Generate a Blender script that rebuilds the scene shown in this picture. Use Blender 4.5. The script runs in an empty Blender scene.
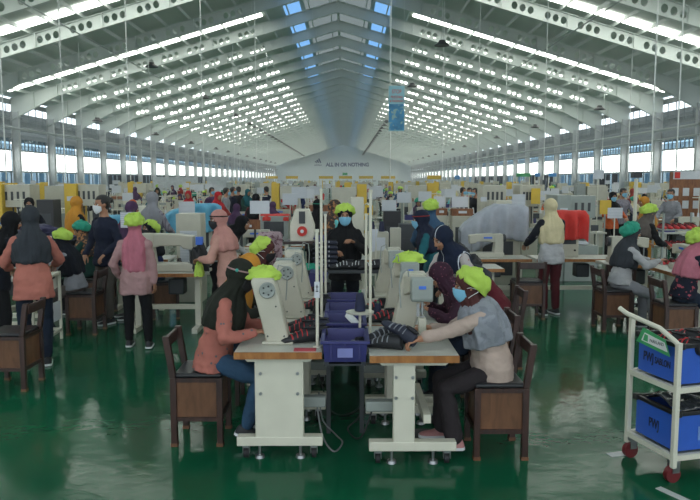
import bpy, bmesh, math, random
from mathutils import Vector, Matrix, noise
PI = math.pi
rnd = random.Random(11)
sc = bpy.context.scene
COL = sc.collection
V = Vector

# ------------------------------------------------------------------ camera model
FPX, CAM_H = 690.0, 1.9
PITCH, YAW = math.atan(70 / FPX), math.atan(5 / FPX)
def ray(u, v):
    x = (u - 350) / FPX; y = (250 - v) / FPX
    fy = math.cos(PITCH) + y * math.sin(PITCH); fz = -math.sin(PITCH) + y * math.cos(PITCH)
    return x * math.cos(YAW) + fy * math.sin(YAW), -x * math.sin(YAW) + fy * math.cos(YAW), fz
def X(u, Y):                                   # lateral position of a sight line at depth Y
    a = ray(u, 190); return a[0] / a[1] * Y

# ------------------------------------------------------------------ materials
def lin(h):
    h = h.lstrip('#'); o = []
    for i in (0, 2, 4):
        c = int(h[i:i + 2], 16) / 255
        o.append(c / 12.92 if c <= .04045 else ((c + .055) / 1.055) ** 2.4)
    return (*o, 1)
MATS = {}
def mat(name, col, rough=.6, metal=0, var=.12, scale=6, bump=0, bscale=40, spec=.5, pattern=None, sheen=0):
    """principled surface with procedural colour variation; pattern = (kind, colour2, scale, threshold)"""
    if name in MATS: return MATS[name]
    m = bpy.data.materials.new(name); m.use_nodes = True
    nt = m.node_tree; N = nt.nodes; L = nt.links
    b = N['Principled BSDF']
    b.inputs['Roughness'].default_value = rough; b.inputs['Metallic'].default_value = metal
    b.inputs['Specular IOR Level'].default_value = spec
    if sheen: b.inputs['Sheen Weight'].default_value = sheen
    c = lin(col)
    tc = N.new('ShaderNodeTexCoord')
    nz = N.new('ShaderNodeTexNoise'); nz.inputs['Scale'].default_value = scale; nz.inputs['Detail'].default_value = 4
    L.new(tc.outputs['Object'], nz.inputs['Vector'])
    rp = N.new('ShaderNodeValToRGB')
    rp.color_ramp.elements[0].position = .3; rp.color_ramp.elements[1].position = .7
    rp.color_ramp.elements[0].color = (*[x * (1 - var) for x in c[:3]], 1)
    rp.color_ramp.elements[1].color = (*[min(1, x * (1 + var)) for x in c[:3]], 1)
    L.new(nz.outputs['Fac'], rp.inputs['Fac'])
    out = rp.outputs['Color']
    if pattern:
        kind, c2, ps, th = pattern
        mx = N.new('ShaderNodeMix'); mx.data_type = 'RGBA'
        if kind == 'dots':
            t = N.new('ShaderNodeTexVoronoi'); t.inputs['Scale'].default_value = ps; L.new(tc.outputs['Object'], t.inputs['Vector'])
            mt = N.new('ShaderNodeMath'); mt.operation = 'LESS_THAN'; mt.inputs[1].default_value = th; L.new(t.outputs['Distance'], mt.inputs[0])
        elif kind == 'blotch':
            t = N.new('ShaderNodeTexNoise'); t.inputs['Scale'].default_value = ps; t.inputs['Detail'].default_value = 3; L.new(tc.outputs['Object'], t.inputs['Vector'])
            mt = N.new('ShaderNodeMath'); mt.operation = 'GREATER_THAN'; mt.inputs[1].default_value = th; L.new(t.outputs['Fac'], mt.inputs[0])
        else:                                  # lines across an axis: kind = 'lines_x' / 'lines_y' / 'lines_z'
            sp = N.new('ShaderNodeSeparateXYZ'); L.new(tc.outputs['Object'], sp.inputs[0])
            m1 = N.new('ShaderNodeMath'); m1.operation = 'MULTIPLY'; m1.inputs[1].default_value = ps
            L.new(sp.outputs['XYZ'.index(kind[-1].upper())], m1.inputs[0])
            m2 = N.new('ShaderNodeMath'); m2.operation = 'FRACT'; L.new(m1.outputs[0], m2.inputs[0])
            mt = N.new('ShaderNodeMath'); mt.operation = 'LESS_THAN'; mt.inputs[1].default_value = th; L.new(m2.outputs[0], mt.inputs[0])
        L.new(mt.outputs[0], mx.inputs['Factor'])
        L.new(out, mx.inputs['A']); mx.inputs['B'].default_value = lin(c2)
        out = mx.outputs['Result']
    L.new(out, b.inputs['Base Color'])
    if bump:
        n2 = N.new('ShaderNodeTexNoise'); n2.inputs['Scale'].default_value = bscale; n2.inputs['Detail'].default_value = 3
        L.new(tc.outputs['Object'], n2.inputs['Vector'])
        bp = N.new('ShaderNodeBump'); bp.inputs['Strength'].default_value = bump; bp.inputs['Distance'].default_value = .02
        L.new(n2.outputs['Fac'], bp.inputs['Height']); L.new(bp.outputs['Normal'], b.inputs['Normal'])
    MATS[name] = m
    return m
def wood(name, col, dark, rough=.45, scale=3):
    if name in MATS: return MATS[name]
    m = bpy.data.materials.new(name); m.use_nodes = True; N = m.node_tree.nodes; L = m.node_tree.links
    b = N['Principled BSDF']; b.inputs['Roughness'].default_value = rough
    tc = N.new('ShaderNodeTexCoord'); mp = N.new('ShaderNodeMapping'); mp.inputs['Scale'].default_value = (scale * 4, scale * 4, scale)
    wv = N.new('ShaderNodeTexNoise'); wv.inputs['Scale'].default_value = 2; wv.inputs['Detail'].default_value = 6; wv.inputs['Distortion'].default_value = .6
    rp = N.new('ShaderNodeValToRGB'); rp.color_ramp.elements[0].color = lin(dark); rp.color_ramp.elements[1].color = lin(col)
    rp.color_ramp.elements[0].position = .35; rp.color_ramp.elements[1].position = .65
    L.new(tc.outputs['Object'], mp.inputs[0]); L.new(mp.outputs[0], wv.inputs['Vector']); L.new(wv.outputs['Fac'], rp.inputs['Fac'])
    L.new(rp.outputs['Color'], b.inputs['Base Color'])
    MATS[name] = m; return m
def emit(name, col, strength):
    if name in MATS: return MATS[name]
    m = bpy.data.materials.new(name); m.use_nodes = True; N = m.node_tree.nodes; L = m.node_tree.links
    N.remove(N['Principled BSDF'])
    e = N.new('ShaderNodeEmission'); e.inputs['Color'].default_value = lin(col); e.inputs['Strength'].default_value = strength
    L.new(e.outputs[0], N['Material Output'].inputs['Surface'])
    MATS[name] = m; return m
def glass(name, tint, gloss=.08, alpha=.9):
    if name in MATS: return MATS[name]
    m = bpy.data.materials.new(name); m.use_nodes = True; N = m.node_tree.nodes; L = m.node_tree.links
    N.remove(N['Principled BSDF'])
    t = N.new('ShaderNodeBsdfTransparent'); t.inputs['Color'].default_value = lin(tint)
    g = N.new('ShaderNodeBsdfGlossy'); g.inputs['Roughness'].default_value = .05
    mx = N.new('ShaderNodeMixShader'); mx.inputs['Fac'].default_value = gloss
    L.new(t.outputs[0], mx.inputs[1]); L.new(g.outputs[0], mx.inputs[2]); L.new(mx.outputs[0], N['Material Output'].inputs['Surface'])
    MATS[name] = m; return m

# ------------------------------------------------------------------ mesh builder
class MB:
    def __init__(s): s.v, s.f, s.mi, s.cur = [], [], [], 0
    def add(s, vs, fs, mi=None):
        o = len(s.v); s.v += [V(p) for p in vs]
        for f in fs:
            s.f.append(tuple(i + o for i in f)); s.mi.append(s.cur if mi is None else mi)
        return s
    def box(s, cx, cy, cz, sx, sy, sz, rot=None, mi=None):
        p = [V((x * sx / 2, y * sy / 2, z * sz / 2)) for x in (-1, 1) for y in (-1, 1) for z in (-1, 1)]
        if rot is not None: p = [rot @ q for q in p]
        c = V((cx, cy, cz))
        return s.add([q + c for q in p], [(0, 1, 3, 2), (4, 6, 7, 5), (0, 4, 5, 1), (2, 3, 7, 6), (0, 2, 6, 4), (1, 5, 7, 3)], mi)
    def bar(s, p0, p1, w, h, mi=None, up=(0, 0, 1)):
        p0, p1 = V(p0), V(p1); d = (p1 - p0); L = d.length; d.normalize()
        u = V(up)
        if abs(d.dot(u)) > .98: u = V((0, 1, 0))
        a = d.cross(u).normalized(); b = a.cross(d)
        M = Matrix((a, d, b)).transposed()
        return s.box(*((p0 + p1) / 2), w, L, h, rot=M, mi=mi)
    def prism(s, base, off, mi=None):
        n = len(base); o = V(off); b = [V(p) for p in base]
        return s.add(b + [p + o for p in b], [tuple(range(n))[::-1], tuple(range(n, 2 * n))] + [(i, (i + 1) % n, n + (i + 1) % n, n + i) for i in range(n)], mi)
    def loft(s, rings, mi=None, cap=True):
        n = len(rings[0]); vs = [p for r in rings for p in r]; fs = []
        for k in range(len(rings) - 1):
            for i in range(n):
                j = (i + 1) % n
                fs.append((k * n + i, k * n + j, (k + 1) * n + j, (k + 1) * n + i))
        if cap: fs += [tuple(range(n))[::-1], tuple(range((len(rings) - 1) * n, len(rings) * n))]
        return s.add(vs, fs, mi)
    def tube(s, pts, rad, n=8, mi=None, flat=1.0):
        pts = [V(p) for p in pts]; K = len(pts)
        if not hasattr(rad, '__len__'): rad = [rad] * K
        rings = []; a = None
        for k in range(K):
            d = (pts[min(k + 1, K - 1)] - pts[max(k - 1, 0)])
            d = d.normalized() if d.length > 1e-9 else V((0, 0, 1))
            if a is None:
                a = d.cross(V((0, 0, 1)) if abs(d.z) < .9 else V((0, 1, 0))).normalized()
            else:
                a = (a - d * a.dot(d)).normalized()
            b = d.cross(a)
            rings.append([pts[k] + (a * math.cos(t) + b * math.sin(t) * flat) * rad[k] for t in [2 * PI * i / n for i in range(n)]])
        return s.loft(rings, mi)
    def cyl(s, p0, p1, r0, r1=None, n=16, mi=None):
        return s.tube([p0, p1], [r0, r0 if r1 is None else r1], n, mi)
    def lathe(s, prof, n=20, loc=(0, 0, 0), rot=None, mi=None):
        c = V(loc); rings = []
        for r, z in prof:
            ring = [V((r * math.cos(2 * PI * i / n), r * math.sin(2 * PI * i / n), z)) for i in range(n)]
            rings.append([(rot @ p if rot is not None else p) + c for p in ring])
        return s.loft(rings, mi)
    def ball(s, c, r, rot=None, nu=14, nv=9, mi=None):
        r = (r, r, r) if not hasattr(r, '__len__') else r
        c = V(c); rings = []
        for k in range(nv + 1):
            a = -PI / 2 + PI * (k * .998 + .001 * nv) / nv
            ring = [V((r[0] * math.cos(a) * math.cos(2 * PI * i / nu), r[1] * math.cos(a) * math.sin(2 * PI * i / nu), r[2] * math.sin(a))) for i in range(nu)]
            rings.append([(rot @ p if rot is not None else p) + c for p in ring])
        return s.loft(rings, mi)
    def grid(s, fn, nu, nv, mi=None):
        vs = [fn(i / nu, j / nv) for j in range(nv + 1) for i in range(nu + 1)]
        fs = [(j * (nu + 1) + i, j * (nu + 1) + i + 1, (j + 1) * (nu + 1) + i + 1, (j + 1) * (nu + 1) + i) for j in range(nv) for i in range(nu)]
        return s.add(vs, fs, mi)
    def mesh(s, name, mats, smooth=35):
        me = bpy.data.meshes.new(name); me.from_pydata([tuple(p) for p in s.v], [], s.f)
        for m in (mats if isinstance(mats, (list, tuple)) else [mats]): me.materials.append(m)
        me.polygons.foreach_set('material_index', s.mi)
        if smooth:
            me.polygons.foreach_set('use_smooth', [True] * len(s.f)); me.update()
            me.set_sharp_from_angle(angle=math.radians(smooth))
        me.update(); return me
    def build(s, name, mats, parent=None, smooth=35, bevel=0, loc=None):
        o = bpy.data.objects.new(name, s.mesh(name, mats, smooth)); COL.objects.link(o)
        if parent: o.parent = parent
        if loc: o.location = loc
        if bevel:
            b = o.modifiers.new('bevel', 'BEVEL'); b.width = bevel; b.segments = 2; b.limit_method = 'ANGLE'
        return o
def tag(o, label, cat, group=None):
    o['label'] = label; o['category'] = cat
    if group: o['group'] = group
    return o
def thing(name, label, cat, loc=(0, 0, 0), rz=0, group=None):
    o = bpy.data.objects.new(name, None); COL.objects.link(o); o.empty_display_size = .1
    o.location = loc; o.rotation_euler = (0, 0, rz)
    return tag(o, label, cat, group)
def struct(o): o['kind'] = 'structure'; return o
KIDS = {}
def copy_tree(o, parent=None):
    c = o.copy(); COL.objects.link(c)
    if parent: c.parent = parent
    for ch in [x for x in o.children]: copy_tree(ch, c)
    return c
def place(proto, loc, rz, label, group=None, scale=None):
    c = copy_tree(proto); c.location = loc; c.rotation_euler = (0, 0, rz); c['label'] = label
    if group: c['group'] = group
    elif 'group' in c: del c['group']
    if scale: c.scale = (scale,) * 3
    return c
def remesh(mb, name, mats, vox, it=4):
    me = bpy.data.meshes.new(name); me.from_pydata([tuple(p) for p in mb.v], [], mb.f)
    o = bpy.data.objects.new('tmp', me); COL.objects.link(o)
    r = o.modifiers.new('r', 'REMESH'); r.mode = 'VOXEL'; r.voxel_size = vox
    if it: m = o.modifiers.new('s', 'SMOOTH'); m.iterations = it; m.factor = .5
    dg = bpy.context.evaluated_depsgraph_get(); dg.update()
    out = bpy.data.meshes.new_from_object(o.evaluated_get(dg)); out.name = name
    out.materials.clear()
    for m in (mats if isinstance(mats, (list, tuple)) else [mats]): out.materials.append(m)
    bpy.data.objects.remove(o); bpy.data.meshes.remove(me)
    out.polygons.foreach_set('use_smooth', [True] * len(out.polygons)); out.update()
    return out
def link(name, me, parent=None):
    o = bpy.data.objects.new(name, me); COL.objects.link(o)
    if parent: o.parent = parent
    return o
def append_mb(me, mb):
    """add a builder's loose geometry to an existing mesh"""
    bm = bmesh.new(); bm.from_mesh(me)
    vs = [bm.verts.new(p) for p in mb.v]
    for f, mi in zip(mb.f, mb.mi):
        try:
            q = bm.faces.new([vs[i] for i in f]); q.material_index = mi; q.smooth = True
        except ValueError: pass
    bm.to_mesh(me); bm.free(); me.update()
def text(name, body, size, parent, loc, rot, m, depth=.002, align='CENTER', width=None, bold=0):
    cu = bpy.data.curves.new(name, 'FONT'); cu.body = body; cu.size = size; cu.extrude = depth; cu.offset = bold
    cu.align_x = align; cu.align_y = 'CENTER'; cu.materials.append(m)
    o = bpy.data.objects.new(name, cu); COL.objects.link(o)
    dg = bpy.context.evaluated_depsgraph_get(); dg.update()
    me = bpy.data.meshes.new_from_object(o.evaluated_get(dg)); bpy.data.objects.remove(o)
    q = bpy.data.objects.new(name, me); COL.objects.link(q)
    if not me.materials: me.materials.append(m)
    if width:
        w = max(v.co.x for v in me.vertices) - min(v.co.x for v in me.vertices); k = width / w
        for v in me.vertices: v.co.x *= k
    if parent: q.parent = parent
    q.location = loc; q.rotation_euler = rot
    return q
# ------------------------------------------------------------------ palette
M_cream = mat('cream_paint', '#b6b3a2', .4, var=.06)
M_white = mat('white_paint', '#cdcab8', .45, var=.05)
M_grey = mat('grey_paint', '#8f9690', .45, var=.08)
M_dgrey = mat('dark_grey_plastic', '#33373a', .5)
M_black = mat('black_plastic', '#16171a', .45)
M_steel = mat('steel', '#9a9c9c', .3, metal=.9, var=.05)
M_chrome = mat('chrome', '#c8c8c8', .18, metal=1, var=.03)
M_rubber = mat('black_rubber', '#18181a', .7)
M_redwheel = mat('red_wheel', '#641a1e', .45)
M_woodd = wood('dark_teak', '#3d241c', '#26140f', .4)
M_woodp = wood('plywood_panel', '#6f4a30', '#57371f', .5, 2)
M_woode = wood('tabletop_edge', '#a8713a', '#8a5726', .45)
M_board = wood('brown_board', '#8e5a34', '#6f4226', .6)
M_cush = mat('black_vinyl', '#17181b', .4)
M_lime = mat('lime_cloth', '#accb50', .75, bump=.5, bscale=25, var=.1)
M_teal = mat('teal_cloth', '#1d8f74', .75, bump=.5, bscale=25)
M_crate = mat('violet_crate', '#2f3068', .4, var=.1)
M_blue = mat('blue_box', '#2a58b4', .45, var=.06)
M_yellow = mat('yellow_panel', '#d2ae35', .5, var=.06)
M_paper = mat('white_paper', '#c9ccd0', .7, var=.04)
M_print = mat('printed_paper', '#c6c9cd', .7, var=.03, pattern=('lines_z', '#a9aeb4', 42, .35))
M_red = mat('red_cloth', '#c8352c', .75, bump=.4, bscale=18, var=.12)
M_sky = mat('pale_blue_cloth', '#5fa6c2', .7, bump=.4, bscale=14, var=.12)
M_gcloth = mat('grey_cloth', '#a3a7ae', .75, bump=.5, bscale=14, var=.12)
M_fcloth = mat('printed_cloth', '#a58f93', .8, bump=.4, bscale=14, pattern=('blotch', '#6f4f58', 22, .56))
M_navyu = mat('navy_upper', '#1d2233', .65, var=.2)
M_blacku = mat('black_upper', '#15171b', .6, var=.2)
M_redu = mat('red_upper', '#b8262a', .6)
M_whiteu = mat('white_trim', '#d7d8d8', .5)
M_greyu = mat('grey_upper', '#7c7f85', .6)
M_plum = mat('plum_bundle', '#2b2a48', .7, bump=.4, bscale=18, var=.25)
M_navycone = mat('navy_thread', '#1c2340', .7)
M_redcard = mat('red_card', '#b03a44', .6)
M_label = mat('blue_tag', '#3f6fd0', .5)
M_green = mat('green_sign', '#3c9a60', .5)
M_bluesign = mat('blue_sign', '#3f86c4', .5)
M_skin = mat('skin', '#a4765a', .5, var=.06, spec=.4)
M_eyew = mat('eye_white', '#d8d2ca', .3)
M_eyed = mat('eye_dark', '#1a120e', .2)
M_lip = mat('lip', '#8a4f48', .5)
M_hair = mat('black_hair', '#14110f', .5, bump=.5, bscale=60)
M_maskb = mat('blue_mask', '#7fbcd8', .7, var=.04)
M_maskw = mat('white_mask', '#d8dadb', .7, var=.04)
M_maskk = mat('black_mask', '#1c1d20', .7, var=.04)
def cloth(n, c, **k): return mat('cloth_' + n, c, .85, bump=k.pop('bump', .35), bscale=k.pop('bscale', 22), var=k.pop('var', .12), spec=.2, **k)
T = dict(
    coral=cloth('coral_print', '#a8675b', pattern=('dots', '#5d5a5e', 16, .16)),
    pinktop=cloth('salmon', '#a9695c'), beige=cloth('beige', '#ad9a8e'),
    greyscarf=cloth('grey_scarf', '#868a90', pattern=('blotch', '#7b7f86', 16, .52)),
    olive=cloth('olive_black', '#23261f'), dgrey=cloth('charcoal', '#33373c'),
    brown=cloth('brown', '#4c2c2a'), mustard=cloth('mustard', '#b87f2e'),
    navy=cloth('navy', '#1a2032'), dnavy=cloth('dark_navy', '#12161f'), blue=cloth('royal', '#1f2c58'),
    steelb=cloth('steel_blue', '#35506a'), black=cloth('black', '#101114'), rose=cloth('rose', '#b06a78'),
    dusty=cloth('dusty_pink', '#a2807f'), peach=cloth('peach', '#b98d80'), peachh=cloth('peach_scarf', '#b5837a'),
    dgreen=cloth('dark_green', '#173a33'), cream=cloth('cream', '#c5b994'), burg=cloth('burgundy', '#4a151c'),
    jean=cloth('denim', '#2f4a63', var=.2), jeand=cloth('dark_denim', '#1a2433', var=.2), char=cloth('charcoal_twill', '#2a2527'),
    floral=cloth('white_floral', '#b5aeaa', pattern=('dots', '#8a3b40', 20, .2)),
    nfloral=cloth('navy_floral', '#171c2b', pattern=('blotch', '#a04a55', 16, .6)),
    maroon=cloth('maroon', '#5b2028'), maroond=cloth('maroon_dots', '#3a2230', pattern=('dots', '#7a4a58', 30, .2)),
    teals=cloth('teal_shirt', '#1f5b63'), grey=cloth('grey', '#84858a'), lgrey=cloth('light_grey', '#a5a5a6'),
    check=cloth('grey_check', '#8f8a92', pattern=('lines_x', '#6d6874', 30, .4)), purple=cloth('purple', '#4a3350'),
    red=cloth('crimson', '#b0262c'), rust=cloth('rust', '#8c2f28'), aqua=cloth('aqua', '#5fb0b0'),
    white=cloth('white', '#b9bab8'), orange=cloth('orange', '#c0592c'), taupe=cloth('taupe', '#57504b'),
    lime=M_lime, tealcap=M_teal, striped=cloth('navy_scarf', '#182135', pattern=('lines_x', '#c5c9cf', 7, .06)),
    batik=cloth('batik', '#3a3330', pattern=('blotch', '#9a6d48', 20, .54)),
)
# ------------------------------------------------------------------ people
def lerp(a, b, t): return a + (b - a) * t
def ik(root, target, l1, l2, hint):
    d = target - root; L = d.length
    if L > (l1 + l2) * .995: target = root + d * ((l1 + l2) * .995 / L); d = target - root; L = d.length
    L = max(L, abs(l1 - l2) * 1.05)
    u = d.normalized(); a = (l1 * l1 - l2 * l2 + L * L) / (2 * L); h = math.sqrt(max(l1 * l1 - a * a, 0))
    hv = hint - u * hint.dot(u)
    hv = hv.normalized() if hv.length > 1e-6 else V((1, 0, 0))
    return root + u * a + hv * h, target
def limb(mb, a, b, c, ra, rab, rb, rbc, rc, n=12, flat=1.0):
    pts, rad = [], []
    for t in (0, .25, .5, .75): pts.append(a.lerp(b, t)); rad.append(lerp(ra, rab, t / .5) if t < .5 else lerp(rab, rb, (t - .5) / .5))
    e = b + (b - (a + c) / 2).normalized() * .004 if (b - (a + c) / 2).length > 1e-5 else b
    pts.append(e); rad.append(rb)
    for t in (.25, .5, .75, 1): pts.append(b.lerp(c, t)); rad.append(lerp(rb, rbc, t / .4) if t < .4 else lerp(rbc, rc, (t - .4) / .6))
    mb.tube(pts, rad, n); mb.ball(a, ra, nu=12, nv=8); mb.ball(b, rb * .99, nu=12, nv=8); mb.ball(c, rc * .99, nu=10, nv=6)
def hand(mb, w, d, n, side, curl=.5, k=1.0, mi=0):
    """palm, four unequal fingers with three bends, thumb off the side of the palm; d = direction, n = palm normal"""
    d = d.normalized(); n = (n - d * n.dot(d)).normalized(); s = n.cross(d)
    th = -s if side > 0 else s; s = -th                      # s points to the little finger
    rings = []
    for t, wd, tk in ((-.012, .021, .017), (.015, .028, .016), (.05, .037, .0135), (.083, .036, .011), (.09, .030, .008)):
        c = w + d * t * k
        rings.append([c + (s * math.cos(a) * wd + n * math.sin(a) * tk) * k for a in [2 * PI * i / 12 for i in range(12)]])
    mb.loft(rings, mi)
    for j, (off, ln, r) in enumerate(((-.028, .068, .0085), (-.0095, .077, .0088), (.0095, .071, .0085), (.027, .056, .0074))):
        p = w + (d * .078 + s * off) * k; q = d * 1.0 + s * (off * 1.6); q.normalize()
        pts = [p]; ang = 0
        for m_, sg in enumerate((.44, .31, .25)):
            ang += curl * (.55, .7, .5)[m_] * (1 + .12 * j)
            dd = q * math.cos(ang) + n * math.sin(ang)
            pts.append(pts[-1] + dd * ln * sg * k)
        tip = pts[-1] + (pts[-1] - pts[-2]).normalized() * .004 * k
        mb.tube(pts + [tip], [r * k, r * .98 * k, r * .9 * k, r * .74 * k, r * .35 * k], 8, mi)
    b = w + (d * .018 + th * .02) * k
    t1 = b + (d * .032 + th * .026 + n * .008) * k; t2 = t1 + (d * .03 + th * .008 + n * .012 * (1 + curl)) * k; t3 = t2 + (d * .024 - th * .002 + n * .012 * (1 + curl)) * k
    mb.tube([b, t1, t2, t3], [.0125 * k, .0115 * k, .0095 * k, .005 * k], 8, mi)

def folds(me, fn):
    nr = [V(v.vector) for v in me.vertex_normals]; co = []
    for v, n_ in zip(me.vertices, nr): co += list(v.co + n_ * fn(v.co))
    me.vertices.foreach_set('co', co); me.update()
def snap_rim(bm, to_local, to_world, rx, rz, z0):
    for v in bm.verts:
        if v.is_boundary:
            p = to_local(v.co); e = math.hypot(p.x / rx, (p.z - z0) / rz)
            if p.y > 0 and e > .3: v.co = to_world(V((p.x / e, p.y, z0 + (p.z - z0) / e)))
def person(label, wear, loc, rz, hipz=.86, lean=0, head=(0, 0), hands=((-.2, .3, .8), (.2, .3, .8)), feet=((-.1, .0), (.1, .02)),
           lod=1, s=1.0, group=None, side=0, curl=.6, footpitch=0, twist=0, name='person', cat='person'):
    """local frame: faces +Y, hips above the origin. hands: wrist targets; feet: ankle (x, y[, z])"""
    root = thing(name, label, cat, loc, rz, group)
    if len(label.split()) > 16: print('LONG', label)
    vb, vc = ((.0075, .010), (.012, .0145), (.02, .022))[lod]
    hipz /= s
    up = []; P = V((0, 0, hipz)); L_ = math.radians(lean); S_ = math.radians(side)
    spine = {}
    c = P.copy(); N_ = 26
    def dirn(h):
        a = L_ * (.55 + .9 * max(h, 0) / .5); b = S_ * (.5 + max(h, 0))
        return V((math.sin(b), math.sin(a) * math.cos(b), math.cos(a) * math.cos(b)))
    pts = [(0.0, P.copy(), dirn(0))]; h = 0
    while h < .66:
        h += .02; c = c + dirn(h) * .02; pts.append((h, c.copy(), dirn(h)))
    def at(h):
        if h <= 0: return P + dirn(0) * h, dirn(0)
        i = min(int(h / .02), len(pts) - 2); t = h / .02 - i
        return pts[i][1].lerp(pts[i + 1][1], t), pts[i][2]
    def frame(h):
        q, u = at(h); tw = math.radians(twist) * max(0, min(1, h / .45))
        r = V((math.cos(tw), -math.sin(tw), 0)); r = (r - u * r.dot(u)).normalized(); return q, u, r, u.cross(r)
    def ring(h, rx, ry, fy=0, n=24, wob=0, ph=0):
        q, u, r, f = frame(h)
        return [q + f * fy + (r * rx * math.cos(a) + f * ry * math.sin(a)) * (1 + wob * math.sin(7 * a + ph) + wob * .6 * math.sin(11 * a + 2 * ph + 1)) for a in [2 * PI * i / n for i in range(n)]]
    _, _, shr, shf = frame(.42)
    shc, shu = at(.445)
    sh = [shc + shr * (-.148) - shu * .012, shc + shr * .148 - shu * .012]
    hipj = [P + V((-.085, 0, -.01)), P + V((.085, 0, -.01))]
    H1, H2, A1, A2 = .40, .385, .275, .235
    hs = [V(q) / s for q in hands]
    armhint = [-.75, .75]
    elb, wr = [], []
    for i in (0, 1):
        e, w = ik(sh[i], hs[i], A1, A2, V((armhint[i], -.55, -.75))); elb.append(e); wr.append(w)
    kn, an = [], []
    for i in (0, 1):
        f = feet[i]; t = V((f[0], f[1], f[2] if len(f) > 2 else .085)) / s
        k, a = ik(hipj[i], t, H1, H2, V((.12 * (1 if i else -1), 1, .25))); kn.append(k); an.append(a)
    # --- body: one continuous skin
    nt, nu_ = at(.56)
    Hm = (Matrix.Rotation(math.radians(-head[0]), 3, 'Z') @ Matrix.Rotation(math.radians(-head[1]), 3, 'X'))
    if side: Hm = Matrix.Rotation(S_ * .6, 3, 'Y') @ Hm
    hc = nt + nu_ * .03 + Hm @ V((0, .018, .078))
    def hp(x, y, z): return hc + Hm @ V((x, y, z))
    mb = MB()
    mb.loft([ring(-.08, .11, .10), ring(.0, .155, .118), ring(.08, .152, .11), ring(.18, .125, .095), ring(.30, .142, .108, .008), ring(.38, .145, .108, .01), ring(.44, .138, .085), ring(.475, .10, .07), ring(.50, .062, .06), ring(.54, .05, .052), ring(.585, .048, .05)])
    mb.tube([at(.48)[0], nt, hp(0, -.01, -.03)], [.058, .05, .05], 12)
    mb.ball(hc + Hm @ V((0, -.012, .022)), (.074, .092, .086), Hm, 18, 12)
    mb.ball(hc + Hm @ V((0, .018, -.045)), (.056, .068, .064), Hm, 16, 10)
    mb.ball(hc + Hm @ V((0, .052, -.085)), (.026, .024, .022), Hm, 10, 8)
    if lod < 2:
        mb.tube([hp(0, .082, .018), hp(0, .096, -.012), hp(0, .106, -.032)], [.010, .012, .015], 8)
        for q in (-1, 1):
            mb.ball(hp(q * .074, -.005, -.012), (.012, .02, .03), Hm, 8, 6)
            mb.ball(hp(q * .036, .062, -.028), (.024, .022, .02), Hm, 8, 6)
    for i in (0, 1):
        limb(mb, sh[i], elb[i], wr[i], .044, .042, .039, .037, .026)
        limb(mb, hipj[i], kn[i], an[i], .082, .072, .054, .053, .036)
    me = remesh(mb, 'body', [M_skin, M_eyew, M_eyed, M_hair, M_lip], vb, 5 if lod < 2 else 3)
    ex = MB()
    for i in (0, 1):
        fd = (wr[i] - elb[i]).normalized()
        d = (fd + V((0, 0, -.25 if hs[i].z < .7 else -.1))).normalized()
        nrm = V((0, 0, -1)) if abs(d.z) < .8 else V((1 if i == 0 else -1, .3, 0))
        hand(ex, wr[i], d, nrm, 1 if i else -1, curl, .98)
    if lod < 2:
        for q in (-1, 1):
            ex.ball(hp(q * .031, .0705, .004), (.0145, .012, .0085), Hm, 10, 8, 1)
            ex.ball(hp(q * .031, .0785, .004), (.0068, .005, .0072), Hm, 8, 6, 2)
            ex.tube([hp(q * .015, .0795, .010), hp(q * .031, .0835, .0135), hp(q * .047, .074, .009)], .0026, 6, 2)
            ex.tube([hp(q * .013, .086, .024), hp(q * .032, .086, .030), hp(q * .052, .072, .026)], [.003, .004, .002], 6, 3)
        ex.ball(hp(0, .0875, -.066), (.021, .008, .0065), Hm, 10, 6, 4)
    append_mb(me, ex)
    link('body', me, root)
    # --- top
    lo = wear.get('hem', -.13 if hipz > .7 else -.04)
    mb = MB(); fl = wear.get('flare', .0); bk = wear.get('bulk', 0)
    mb.loft([ring(lo, .198 + fl, .155 + fl, wob=.03, ph=1), ring(lo * .5, .196 + fl * .6, .152 + fl * .6, wob=.02, ph=2), ring(.05, .182 + bk, .138 + bk), ring(.16, .150 + bk, .112 + bk, wob=.015), ring(.28, .158 + bk, .124 + bk, .01), ring(.37, .165 + bk * .4, .125 + bk * .6, .012), ring(.44, .163, .104), ring(.475, .118, .085), ring(.505, .072, .070)])
    slv = wear.get('sleeve', 1.0)
    for i in (0, 1):
        we = elb[i].lerp(wr[i], .93 if slv == 1 else max(.05, slv)) 
        limb(mb, sh[i] + V((0, 0, -.008)), elb[i], we, .060, .058, .054, .052, .041 if slv == 1 else .048)
    tm = remesh(mb, 'top', [wear['top']], vc, 3)
    rr = random.Random(len(label))
    off = V((rr.random() * 9, rr.random() * 9, 0))
    folds(tm, lambda p: .013 * noise.noise(V((p.x * 9, p.y * 9, p.z * 16)) + off) + .006 * noise.noise(V((p.x * 24, p.y * 24, p.z * 30)) + off) - .001)
    link('top', tm, root)
    if wear.get('sleeves'):
        for i in (0, 1):
            mb = MB(); limb(mb, sh[i] + V((0, 0, -.004)), elb[i], elb[i].lerp(wr[i], .95), .066, .064, .060, .058, .045)
            o = link('sleeve', remesh(mb, 'sleeve', [wear['sleeves']], vc, 3), root); o['label'] = 'dark navy sleeve'
    # --- trousers
    mb = MB()
    mb.loft([ring(-.09, .12, .105), ring(-.02, .162, .124), ring(.07, .158, .118), ring(.14, .14, .108)])
    for i in (0, 1):
        aa = kn[i].lerp(an[i], .94); wd = wear.get('leg', .052)
        limb(mb, hipj[i], kn[i], aa, .086, .082, .07, .066, wd)
    tm = remesh(mb, 'trousers', [wear['trousers']], vc, 3)
    folds(tm, lambda p: .006 * noise.noise(V((p.x * 10, p.y * 10, p.z * 18)) + off))
    link('trousers', tm, root)
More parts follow.
